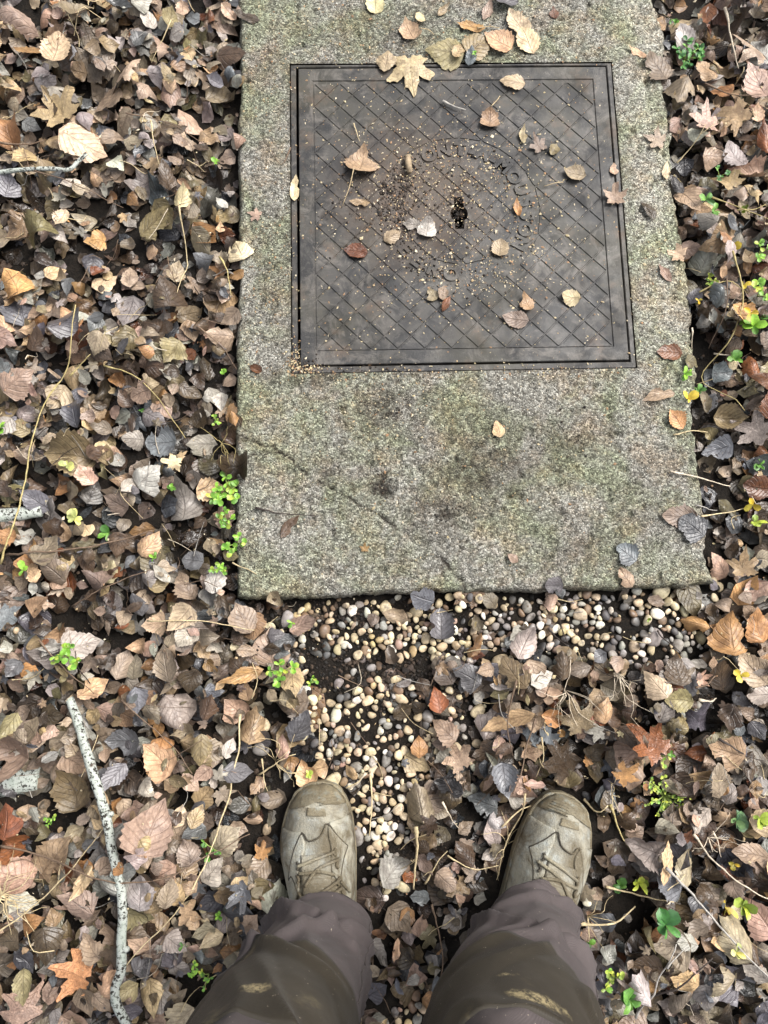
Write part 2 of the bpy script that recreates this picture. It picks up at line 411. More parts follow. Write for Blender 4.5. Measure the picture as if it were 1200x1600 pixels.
# ------------------------------------------------------------------ slab
def build_slab():
    st = .003
    xs = np.arange(SLAB[0], SLAB[1] + st / 2, st); ys = np.arange(SLAB[2], SLAB[3] + st / 2, st)
    for arr, lines in ((xs, (FR_OUT[0], FR_OUT[1])), (ys, (FR_OUT[2], FR_OUT[3]))):
        for v in lines: arr[np.argmin(abs(arr - v))] = v
    X, Y = np.meshgrid(xs, ys, indexing='ij')
    x0, x1, y0, y1 = xs[0], xs[-1], ys[0], ys[-1]
    dl, dr, df, db = X - x0, x1 - X, Y - y0, y1 - Y
    edge = np.minimum(np.minimum(dl, dr), np.minimum(df, db))
    Xw = X + np.exp(-dl / .03) * (fbm(Y * 14, Y * 0, 21) - .5) * .014 + np.exp(-dr / .03) * ((fbm(Y * 9, Y * 0, 31) - .5) * .040 + (fbm(Y * 60, Y * 0, 33) - .5) * .014)
    Yw = Y + np.exp(-df / .03) * ((fbm(X * 10, X * 0, 41) - .5) * .022 + (fbm(X * 50, X * 0, 43) - .5) * .008)
    hole = np.maximum(np.maximum(FR_OUT[0] - X, X - FR_OUT[1]), np.maximum(FR_OUT[2] - Y, Y - FR_OUT[3]))
    calm = np.clip(hole / .02, 0, 1)
    Z = (fbm(X * 16, Y * 16, 2) - .5) * .006 * calm
    fine = fbm(X * 170, Y * 170, 9, 2) - .5
    Z += fine * .0034 * (.3 + .7 * calm)
    pits = np.clip(fbm(X * 90, Y * 90, 13, 2) - .66, 0, 1) * .03; Z -= pits * calm
    # worn arris
    chip = .004 + .009 * fbm(X * 30, Y * 30, 17)
    Z -= np.clip(1 - edge / chip, 0, 1) ** 2 * (.006 + .010 * fbm(X * 22, Y * 22, 19))
    dirt = np.zeros_like(X)
    def pline(pts): return [tuple(G(a, b)[:2]) for a, b in pts]
    wob = (fbm(X * 60, Y * 60, 51, 3) - .5) * .012
    cracks = [([(372, 678), (400, 690), (440, 708), (500, 752), (560, 786), (620, 822), (660, 850), (700, 884), (728, 915), (735, 935)], .0026, .009),
              ([(366, 728), (395, 712), (440, 706)], .0022, .006), ([(985, 225), (1010, 222), (1065, 216)], .002, .005)]
    for pts, wd, dp in cracks:
        d = poly_dist(X + wob, Y + wob, pline(pts)); g = np.exp(-(d / (wd * .62)) ** 2) * np.clip((fbm(X * 26, Y * 26, 55) - .36) * 4.5, .06, 1); Z -= dp * .6 * g; dirt = np.maximum(dirt, np.clip(g * 1.2, 0, .9))
    for (a, b, r, dp) in [(596, 758, .020, .010), (515, 742, .012, .005), (690, 800, .022, .002), (600, 640, .04, .001), (730, 740, .05, .001), (890, 690, .02, .003), (640, 690, .03, .001), (560, 560, .02, .002)]:
        cx, cy = G(a, b)[:2]; d = np.hypot(X - cx, Y - cy) + (fbm(X * 50, Y * 50, 61) - .5) * .022
        g = np.clip(1.3 - d / r, 0, 1); Z -= dp * g; dirt = np.maximum(dirt, np.clip(g, 0, 1) * (.95 if dp > .004 else .35) * np.clip((fbm(X * 120, Y * 120, 71, 2) - .25) * 2.4, 0, 1))
    # silt at the frame's outer edge and along the slab's edges
    dirt = np.maximum(dirt, np.exp(-np.abs(hole) / .004) * .55 * np.clip((fbm(X * 40, Y * 40, 77) - .3) * 3, 0, 1))
    dirt = np.maximum(dirt, np.clip(1 - edge / .012, 0, 1) * .5 * np.clip((fbm(X * 35, Y * 35, 79) - .35) * 3, 0, 1))
    light = np.clip((X - .50) / .05, 0, 1) * np.clip((Y - .35) / .25, 0, 1) * .5     # the scoured strip beside the cover
    stain = np.zeros_like(X)
    for (a, b, ra, rb, k_) in [(610, 640, .10, .05, .8), (760, 720, .10, .10, .9), (690, 800, .08, .05, .8), (880, 690, .08, .05, .6), (540, 740, .08, .05, .5), (900, 850, .10, .05, .5), (430, 430, .04, .16, .55), (420, 120, .05, .12, .4), (600, 55, .16, .06, .55), (480, 590, .08, .02, .9), (640, 880, .10, .04, .35), (1000, 780, .05, .08, .45)]:
        cx_, cy_ = G(a, b)[:2]; stain = np.maximum(stain, k_ * np.exp(-((X - cx_) / ra) ** 2 - ((Y - cy_) / rb) ** 2))
    nx, ny = X.shape
    V = np.stack([Xw, Yw, Z], -1).reshape(-1, 3); col = np.stack([dirt, light, stain, light * 0 + 1], -1).reshape(-1, 4)
    idx = np.arange(nx * ny).reshape(nx, ny)
    cx = (X[:-1, :-1] + X[1:, 1:]) / 2; cy = (Y[:-1, :-1] + Y[1:, 1:]) / 2
    keep = ~((cx > FR_OUT[0]) & (cx < FR_OUT[1]) & (cy > FR_OUT[2]) & (cy < FR_OUT[3]))
    Q = np.stack([idx[:-1, :-1], idx[1:, :-1], idx[1:, 1:], idx[:-1, 1:]], -1)[keep]
    # sides
    ring = np.concatenate([idx[:, 0], idx[-1, 1:], idx[-2::-1, -1], idx[0, -2:0:-1]])
    low = V[ring].copy(); low[:, 2] = -.13; n0 = len(V)
    mid = V[ring].copy(); mid[:, 2] = -.03; mid[:, :2] += (rng.random((len(ring), 2)) - .5) * .003
    V = np.concatenate([V, mid, low]); col = np.concatenate([col, np.tile([.45, 0, 0, 1], (2 * len(ring), 1))])
    m = len(ring); r2 = np.roll(ring, -1); a = np.arange(m) + n0; a2 = np.roll(a, -1)
    S1 = np.stack([ring, a, a2, r2], 1); S2 = np.stack([a, a + m, a2 + m, a2], 1)
    o = obj('concrete_slab', mesh_np('concrete_slab', V, [Q, S1, S2], col=col), MAT['concrete'])
    tag(o, 'weathered grey-green concrete slab set round the square iron cover', 'slab', kind='structure')
build_slab()

# ------------------------------------------------------------------ iron frame and cover
def prism(poly, z0, z1, inset=0.0):
    P = np.asarray(poly, float); n = len(P); c = P.mean(0)
    T = P + (c - P) / (np.linalg.norm(c - P, axis=1)[:, None] + 1e-9) * inset
    V = np.concatenate([np.c_[P, np.full(n, z0)], np.c_[P, np.full(n, z1 - inset * .8)], np.c_[T, np.full(n, z1)]])
    F = [list(range(2 * n, 3 * n)), list(range(n))[::-1]]
    for k in range(2):
        for i in range(n):
            j = (i + 1) % n; F.append([k * n + i, k * n + j, (k + 1) * n + j, (k + 1) * n + i])
    return V, F

def ring_mesh(out, inn, z0, z1, bev=.0015):
    def R(r, g): return [(r[0] + g, r[2] + g), (r[1] - g, r[2] + g), (r[1] - g, r[3] - g), (r[0] + g, r[3] - g)]
    loops = [(R(out, 0), z0), (R(out, 0), z1 - bev), (R(out, bev), z1), (R(inn, -bev), z1), (R(inn, 0), z1 - bev), (R(inn, 0), z0)]
    V = []; F = []
    for p, z in loops: V += [(a, b, z) for a, b in p]
    for k in range(len(loops)):
        k2 = (k + 1) % len(loops)
        for i in range(4):
            j = (i + 1) % 4; F.append([k * 4 + i, k * 4 + j, k2 * 4 + j, k2 * 4 + i])
    return np.array(V), F

FR_IN = (LID[0] - .0048, LID[1] + .0022, LID[2] - .0030, LID[3] + .0032)
V, F = ring_mesh((FR_OUT[0] + .001, FR_OUT[1] - .001, FR_OUT[2] + .001, FR_OUT[3] - .001), FR_IN, -.09, -.0012)
tag(obj('manhole_surround', mesh_np('manhole_surround', V, F, smooth=False), MAT['iron']), 'thin dark iron frame set flush in the concrete round the cover', 'surround')
V, F = prism([(FR_IN[0] - .002, FR_IN[2] - .002), (FR_IN[1] + .002, FR_IN[2] - .002), (FR_IN[1] + .002, FR_IN[3] + .002), (FR_IN[0] - .002, FR_IN[3] + .002)], -.12, -.085)
tag(obj('manhole_pit', mesh_np('manhole_pit', V, F, smooth=False), MAT['soil']), kind='structure')

cover = empty('manhole_cover', (LC[0], LC[1], 0))
tag(cover, 'square dark cast iron manhole cover with diamond tread and ring of raised lettering', 'manhole cover')
def loc(V):
    V = np.asarray(V, float).copy(); V[:, 0] -= LC[0]; V[:, 1] -= LC[1]; return V
RIM = .027; ZB, ZT = -.0027, -.0012
cutter_poly = []
for k in range(40):                     # keyhole: round middle with a slot above and below
    a = 2 * PI * k / 40; x, y = .0165 * math.cos(a), .0165 * math.sin(a)
    if abs(x) < .0085: y = math.copysign(.034 if y > 0 else .031, y); x = math.copysign(min(abs(x) * 1.1, .0085), x)
    cutter_poly.append((LC[0] + x, LC[1] - .004 + y))
V, F = prism(cutter_poly, -.06, .02)
cutter = obj('keyhole_cutter', mesh_np('keyhole_cutter', V, F, smooth=False))
def cut(o):
    m = o.modifiers.new('cut', 'BOOLEAN'); m.operation = 'DIFFERENCE'; m.object = cutter; m.solver = 'EXACT'
    bpy.context.view_layer.update()
    dg = bpy.context.evaluated_depsgraph_get(); me = bpy.data.meshes.new_from_object(o.evaluated_get(dg)); o.modifiers.clear(); o.data = me
    return me
plate_r = [(LID[0] + RIM - .002, LID[2] + RIM - .002), (LID[1] - RIM + .002, LID[2] + RIM - .002), (LID[1] - RIM + .002, LID[3] - RIM + .002), (LID[0] + RIM - .002, LID[3] - RIM + .002)]
V, F = prism(plate_r, -.04, ZB)
pl = obj('plate', mesh_np('plate', V, F, smooth=False), MAT['iron']); cut(pl)
for v in pl.data.vertices: v.co.x -= LC[0]; v.co.y -= LC[1]
pl.parent = cover
V, F = ring_mesh(LID, (LID[0] + RIM, LID[1] - RIM, LID[2] + RIM, LID[3] - RIM), -.042, ZT + .0004, .0012)
obj('rim', mesh_np('rim', loc(V), F, smooth=False), MAT['iron'], cover)

def clip(poly, n, d):            # keep points with n.p >= d
    out = []
    for i in range(len(poly)):
        p, q = poly[i], poly[(i + 1) % len(poly)]
        a, b = p[0] * n[0] + p[1] * n[1] - d, q[0] * n[0] + q[1] * n[1] - d
        if a >= 0: out.append(p)
        if a * b < 0:
            t = a / (a - b); out.append((p[0] + t * (q[0] - p[0]), p[1] + t * (q[1] - p[1])))
    return out
def area(poly):
    return abs(sum(poly[i][0] * poly[(i + 1) % len(poly)][1] - poly[(i + 1) % len(poly)][0] * poly[i][1] for i in range(len(poly)))) / 2

half = (LID[1] - LID[0]) / 2 - RIM - .0028
ND = 11; dg_ = 2 * half / ND; hd = dg_ / 2 - .0016
R_IN, R_OUT = .104, .1525
full_me = None
for i in range(2 * ND + 1):
    for j in range(2 * ND + 1):
        if (i + j) % 2 == 0: continue
        cx, cy = -half + i * dg_ / 2, -half + j * dg_ / 2
        base = [(cx + hd, cy), (cx, cy + hd), (cx - hd, cy), (cx, cy - hd)]
        p = base
        for n_, d_ in (((1, 0), -half), ((-1, 0), -half), ((0, 1), -half), ((0, -1), -half)): p = clip(p, n_, d_)
        if len(p) < 3: continue
        r = math.hypot(cx, cy); n_ = (cx / (r + 1e-9), cy / (r + 1e-9))
        pieces = []
        if r + hd < R_IN or r - hd > R_OUT: pieces = [p]
        else:
            q = clip(p, (-n_[0], -n_[1]), -R_IN); s = clip(p, n_, R_OUT); pieces = [q, s]
        for q in pieces:
            if len(q) < 3 or area(q) < 6e-5: continue
            whole = q == base and r > .06
            if whole and full_me:
                o = obj('tread_pad', full_me, None, cover)
            else:
                V, F = prism([(a - (cx if whole else 0), b - (cy if whole else 0)) for a, b in q], ZB - .002, ZT, .0011)
                me = mesh_np('tread_pad', V, F, smooth=False)
                o = obj('tread_pad', me, MAT['iron'], None)
                if r <= .06:
                    for v in me.vertices: v.co.x += LC[0]; v.co.y += LC[1]
                    cut(o)
                    for v in o.data.vertices: v.co.x -= LC[0]; v.co.y -= LC[1]
                    if len(o.data.polygons) < 3: bpy.data.objects.remove(o); continue
                o.parent = cover
                if whole: full_me = me
            if whole: o.location = (cx, cy, 0)
            else: o.location = (0, 0, 0)
bpy.data.objects.remove(cutter)

def raised_letter(ch, ang, flip, size=.036, r=.1275):
    cu = bpy.data.curves.new('raised_letter', 'FONT'); cu.body = ch; cu.size = size; cu.extrude = .0014; cu.offset = .0012; cu.bevel_depth = .0003
    cu.align_x = 'CENTER'; cu.align_y = 'CENTER'
    t = bpy.data.objects.new('t', cu); C.objects.link(t); bpy.context.view_layer.update()
    me = bpy.data.meshes.new_from_object(t.evaluated_get(bpy.context.evaluated_depsgraph_get())); bpy.data.objects.remove(t)
    o = obj('raised_letter', me, MAT['iron'], cover)
    a = math.radians(ang)
    o.location = (r * math.sin(a), r * math.cos(a), ZB + .0012)
    o.rotation_euler = (0, 0, -a + (PI if flip else 0)); o['label'] = 'worn raised letter ' + ch
for ch, a in zip('PONT-A-MOUSSON', (-37, -24, -11, 3, 13, 23, 33, 43.5, 57, 69.5, 82, 94.5, 107, 120)): raised_letter(ch, a, False)
for ch, a in zip('EERO', (234.5, 220, 204.7, 189)): raised_letter(ch, a, True)

# ------------------------------------------------------------------ height field: what lies where, so that things rest on each other
class Field:
    def __init__(s, x0, y0, x1, y1, res):
        s.x0, s.y0, s.res = x0, y0, res; s.nx, s.ny = int((x1 - x0) / res) + 1, int((y1 - y0) / res) + 1
        X, Y = np.meshgrid(x0 + np.arange(s.nx) * res, y0 + np.arange(s.ny) * res, indexing='ij')
        s.h = soil_h(X, Y)
        s.h[(X > SLAB[0]) & (X < SLAB[1]) & (Y > SLAB[2]) & (Y < SLAB[3])] = 0.001
        s.X, s.Y = X, Y
    def ij(s, x, y):
        return np.clip(((x - s.x0) / s.res).astype(int), 0, s.nx - 2), np.clip(((y - s.y0) / s.res).astype(int), 0, s.ny - 2)
    def at(s, x, y):
        x = np.asarray(x, float); y = np.asarray(y, float)
        i, j = s.ij(x, y); return np.maximum(np.maximum(s.h[i, j], s.h[i + 1, j]), np.maximum(s.h[i, j + 1], s.h[i + 1, j + 1]))
    def mean(s, x, y):
        i, j = s.ij(np.asarray(x, float), np.asarray(y, float)); return (s.h[i, j] + s.h[i + 1, j] + s.h[i, j + 1] + s.h[i + 1, j + 1]) / 4
    def stamp(s, x, y, z):
        i, j = s.ij(x, y)
        for a in (0, 1):
            for b in (0, 1): np.maximum.at(s.h, (i + a, j + b), z)
HF = Field(-1.15, -1.15, 1.3, 1.75, .004)

# masks in the photograph's terms
def blob(px, py, L):
    m = np.zeros(np.shape(px))
    for (a, b, ra, rb, s) in L: m = np.maximum(m, s * np.clip(1.6 - np.hypot((px - a) / ra, (py - b) / rb) * 1.15, 0, 1))
    return m
GRAVEL = [(600, 985, 150, 50, 1), (555, 1120, 85, 110, 1), (590, 1270, 55, 110, 1), (960, 985, 150, 55, 1), (790, 952, 130, 26, .9), (1080, 1000, 60, 40, .8), (652, 1585, 30, 34, 1), (700, 1150, 90, 60, .5), (830, 1000, 60, 40, .5), (660, 1220, 40, 60, .6), (1130, 880, 20, 60, .5), (290, 1430, 60, 40, .25)]
BARE = [(560, 1050, 150, 34, 1), (440, 970, 80, 30, .8), (690, 1110, 60, 60, .7), (330, 600, 50, 90, .45), (1090, 620, 30, 110, .6), (1130, 760, 30, 60, .6), (660, 1330, 60, 80, .4), (440, 1160, 60, 90, .5), (40, 810, 50, 30, .6), (30, 1230, 50, 40, .6)]
BOOTS = [((490, 1225), (503, 1420)), ((893, 1247), (843, 1392))]
def boot_clear(x, y):
    d = np.full(np.shape(x), 9.)
    for (a, b) in BOOTS:
        p0 = G(*a, -.02)[:2]; p1 = G(*b, -.02)[:2]; u = (p1 - p0) / np.linalg.norm(p1 - p0)
        d = np.minimum(d, poly_dist(x, y, [tuple(p0 + u * .055), tuple(p0 + u * .26)]))
    return d
def slab_out(x, y):
    return np.maximum(np.maximum(SLAB[0] - x, x - SLAB[1]), np.maximum(SLAB[2] - y, y - SLAB[3]))

# ------------------------------------------------------------------ person: trousers and boots (clothing seen from above)
person = empty('person', (0.05, -.42, -.035))
tag(person, 'person in brown work trousers and muddy lace-up boots, looking down', 'person')
P0 = np.array([0.05, -.42, -.035])

ZK = np.array([.035, .10, .18, .28, .40, .52, .64]); LEG_Y = np.array([-.442, -.45, -.455, -.455, -.45, -.455, -.465])
LEG_X = [np.array([-.0735, -.0804, -.0907, -.1043, -.118, -.1300, -.1330]), np.array([.2530, .2320, .2076, .1802, .154, .1283, .1060])]
LEG_R = [np.array([.064, .0765, .0845, .0883, .0943, .0990, .1010]), np.array([.068, .0800, .0915, .1010, .1040, .1035, .1015])]
RINGS = [np.stack([ZK, LEG_X[k], LEG_Y, LEG_R[k]], 1) for k in (0, 1)]
def leg_pt(k, z, ph, off=0.0, fold=True):
    R = RINGS[k]; z = np.asarray(z, float); ph = np.asarray(ph, float)
    cx = np.interp(z, R[:, 0], R[:, 1]); cy = np.interp(z, R[:, 0], R[:, 2]); r = np.interp(z, R[:, 0], R[:, 3])
    ry = r * np.interp(z, [.03, .1, .3, .5], [.98, .98, .96, 1.0])
    dr = np.zeros(np.broadcast(z, ph).shape)
    if fold:
        c_, s_ = np.cos(ph), np.sin(ph)
        low = np.exp(-((z - .10) / .07) ** 2); kn = np.exp(-((z - .30) / .14) ** 2)
        dr = dr + low * .0012 * np.sin(z * 60 + 2.2 * c_ + k * 1.7 + 1.3 * np.sin(ph * 2))
        dr = dr + low * .004 * (vnoise(3 + c_ * 1.7 + z * 8, 5 + s_ * 1.7 - z * 14, 3 + k) - .5) * 2
        dr = dr + .010 * (vnoise(4 + c_ * 1.3 + z * 5, 7 + s_ * 1.3 + z * 9, 11 + k) - .5) * 2
        dr = dr + kn * .004 * np.sin(z * 38 + 3.0 * c_ * (1 if k == 0 else -1) + k)
        ridge = 1 - np.abs(2 * vnoise(6 + c_ * 1.5 - z * 7 * (1 - 2 * k), 2 + s_ * 1.5 + z * 10, 23 + k) - 1)
        dr = dr + .030 * np.clip(ridge - .66, 0, 1) * 2.2
        rid2 = 1 - np.abs(2 * vnoise(9 + c_ * 2.4 + z * 9, 4 + s_ * 2.4 - z * 16 * (1 - 2 * k), 43 + k) - 1)
        dr = dr + .012 * np.clip(rid2 - .74, 0, 1) * 2.6 * np.exp(-((z - .16) / .13) ** 2)
        dr = dr + .0016 * (fbm(c_ * 9 + z * 30, s_ * 9 + z * 55, 31 + k, 3) - .5) * 2
    dr = dr * .36 - (.004 if k == 0 else .009) * np.clip((z - .03) / .08, 0, 1)
    if fold:                    # the cloth breaks over the boot in a few sharp creases
        for zc, a0, sl, am, wd in (((.125, 2.35, -.085, .020, .012), (.21, 1.25, .10, .013, .012), (.075, 1.2, .03, .007, .010), (.255, 2.3, -.10, .012, .013)) if k == 0 else ((.11, 1.0, .085, .013, .012), (.20, 2.2, -.10, .012, .014), (.07, 1.9, -.02, .006, .010), (.28, 1.0, .08, .010, .013))):
            q = z - zc - sl * np.sin(ph - a0); dr = dr + am * np.exp(-(q / wd) ** 2) * np.clip(np.cos((ph - a0) * .8), 0, 1) - .6 * am * np.exp(-((q + wd * 1.4) / (wd * .7)) ** 2) * np.clip(np.cos((ph - a0) * .8), 0, 1)
    rr = r + dr + off
    ryy = ry + dr + off
    # the hem hangs lower at the heel than over the instep
    zz = z + np.exp(-((z - .035) / .05) ** 2) * (.030 * np.sin(ph))
    return np.stack([cx + rr * np.cos(ph), cy + ryy * np.sin(ph), zz], -1)

def build_trousers():
    N = 96; bm = bmesh.new()
    zs = np.linspace(.035, .64, 120)
    tops = []
    ph = np.linspace(0, 2 * PI, N, endpoint=False)
    hipc = np.array([(RINGS[0][-1][1] + RINGS[1][-1][1]) / 2, -.475]) 
    crot = [np.array([hipc[0] + .0, hipc[1] + .115 * math.cos(t), .76 - .03 * math.sin(t)]) for t in np.linspace(0, PI, N // 2 + 1)]
    for k in (0, 1):
        rows = []
        inner = [np.r_[leg_pt(k, zs[0], ph) * 0 + leg_pt(k, zs[0], ph)]]
        hemin = leg_pt(k, zs[0] + .012, ph, -.006)
        rows.append([bm.verts.new(p - P0) for p in hemin])
        for z in zs: rows.append([bm.verts.new(p - P0) for p in leg_pt(k, z, ph)])
        last = leg_pt(k, zs[-1], ph)
        # blend up into the seat: the inner half of each leg meets along the crotch line
        top = last.copy(); top[:, 2] = .78
        for i in range(N):
            a = ph[i]; inner_side = (math.cos(a) > 0) if k == 0 else (math.cos(a) < 0)
            f = (math.sin(a) + 1) / 2
            if inner_side or abs(math.cos(a)) < 1e-6:
                t = math.acos(max(-1, min(1, math.sin(a)))); top[i] = (hipc[0], hipc[1] + .115 * math.cos(t), .76 - .03 * math.sin(t))
            else:
                top[i] = (hipc[0] + (.185 * math.cos(a)), hipc[1] + .12 * math.sin(a), .80)
        for u in np.linspace(0, 1, 9)[1:]:
            e = u * u * (3 - 2 * u)
            rows.append([bm.verts.new(p - P0) for p in last * (1 - e) + top * e])
        for r0, r1 in zip(rows[:-1], rows[1:]):
            for i in range(N):
                j = (i + 1) % N; bm.faces.new((r0[i], r0[j], r1[j], r1[i]))
        tops.append(rows[-1])
    # seat up to the waist, from both outer halves
    ring = [tops[1][i % N] for i in range(3 * N // 4, 3 * N // 4 + N // 2 + 1)] + [tops[0][i] for i in range(N // 4 + 1, 3 * N // 4)]
    prev = ring
    for z, s in ((.86, 1.0), (.92, .97), (.98, .92), (1.02, .88)):
        cur = []
        for v in ring:
            c = np.array(v.co) + P0; cur.append(bm.verts.new((hipc[0] + (c[0] - hipc[0]) * s - P0[0], hipc[1] + (c[1] - hipc[1]) * s - P0[1], z - P0[2])))
        for i in range(len(ring)):
            j = (i + 1) % len(ring)
            bm.faces.new((prev[i], prev[j], cur[j], cur[i]))
        prev = cur
    bm.faces.new(prev)
    bmesh.ops.remove_doubles(bm, verts=bm.verts, dist=.0004)
    bmesh.ops.recalc_face_normals(bm, faces=bm.faces)
    for f in bm.faces: f.smooth = True
    me = bpy.data.meshes.new('trousers'); bm.to_mesh(me); bm.free()
    return obj('trousers', me, MAT['trouser'], person)
trousers = build_trousers()
trousers['label'] = 'creased brown trousers with darker muddy knees'

def surf_patch(fn, nu, nv, thick):
    """closed shell over a parametric surface: fn(u, v, off)"""
    u, v = np.meshgrid(np.linspace(0, 1, nu), np.linspace(0, 1, nv), indexing='ij')
    A = fn(u, v, thick).reshape(-1, 3); B = fn(u, v, -.001).reshape(-1, 3)
    idx = np.arange(nu * nv).reshape(nu, nv)
    Q = np.stack([idx[:-1, :-1], idx[1:, :-1], idx[1:, 1:], idx[:-1, 1:]], -1).reshape(-1, 4)
    ring = np.concatenate([idx[:, 0], idx[-1, 1:], idx[-2::-1, -1], idx[0, -2:0:-1]]); r2 = np.roll(ring, -1); n = nu * nv
    return np.concatenate([A, B]), [Q, np.stack([ring, ring + n, r2 + n, r2], 1)]
for k in (0, 1):
    f0 = PI / 2 + (.12 if k == 0 else .05)
    def fn(u, v, off, k=k, f0=f0):
        ph = f0 + (u - .5) * 2 * 1.72
        e = np.abs(u - .5) * 2
        z0 = (.300 if k == 0 else .345) + .030 * e ** 2 - .012 * np.cos(e * 5); z1 = (.505 if k == 0 else .520) + .03 * e ** 2
        return leg_pt(k, z0 + (z1 - z0) * v, ph, off) - P0
    V, F = surf_patch(fn, 70, 40, .0030)
    obj('knee_patch', mesh_np('knee_patch', V, F), MAT['patch'], trousers)['label'] = 'dark mud-smeared knee patch'
    for ph0, z0, z1 in ((PI / 2 - (1.35 if k == 0 else -1.4), .05, .31), (PI / 2 + (1.5 if k == 0 else -1.5), .05, .31)):
        zz = np.linspace(z0, z1, 50); V, F, uv = tube(leg_pt(k, zz, np.full(50, ph0), .0006) - P0, .0011, 5)
        obj('seam', mesh_np('seam', V, F), MAT['seam'], trousers)
    ph = np.linspace(0, 2 * PI, 70); V, F, uv = tube(leg_pt(k, np.full(70, .049), ph, .0003) - P0, .0009, 5)
    obj('hem_stitch', mesh_np('hem_stitch', V, F), MAT['seam'], trousers)

# boots -------------------------------------------------------------
BL_, BS = .312, .001
_s = [0, .015, .04, .08, .13, .2, .28, .36, .45, .55, .65, .78, .9, .96, 1.0]
_w = [.006, .022, .034, .0435, .0505, .0560, .0590, .0590, .0555, .0515, .0490, .0475, .0430, .0330, .010]
_h = [.012, .030, .041, .0495, .055, .060, .068, .081, .099, .118, .132, .140, .140, .13, .10]
_c = [.006, .006, .005, .004, .003, .001, -.001, -.001, .000, .001, .001, 0, 0, 0, 0]
def boot_pt(s, xf, off=0.0, side=1):
    """a point of the upper; s toe to heel, xf -1..1 across (as seen from above), off outward"""
    s = np.asarray(s, float); xf = np.clip(np.asarray(xf, float), -1, 1)
    w_ = np.interp(s, _s, _w); h_ = np.interp(s, _s, _h); c_ = np.interp(s, _s, _c)
    zf = (1 - np.abs(xf) ** 2.3) ** .62
    x = c_ + w_ * xf; z = .016 + h_ * zf
    nx_ = xf * .9; nz_ = zf + .12; l = np.hypot(nx_, nz_)
    return np.stack([side * (x + off * nx_ / l), -s * BL_ + off * .9 * (s < .02), z + off * nz_ / l], -1)

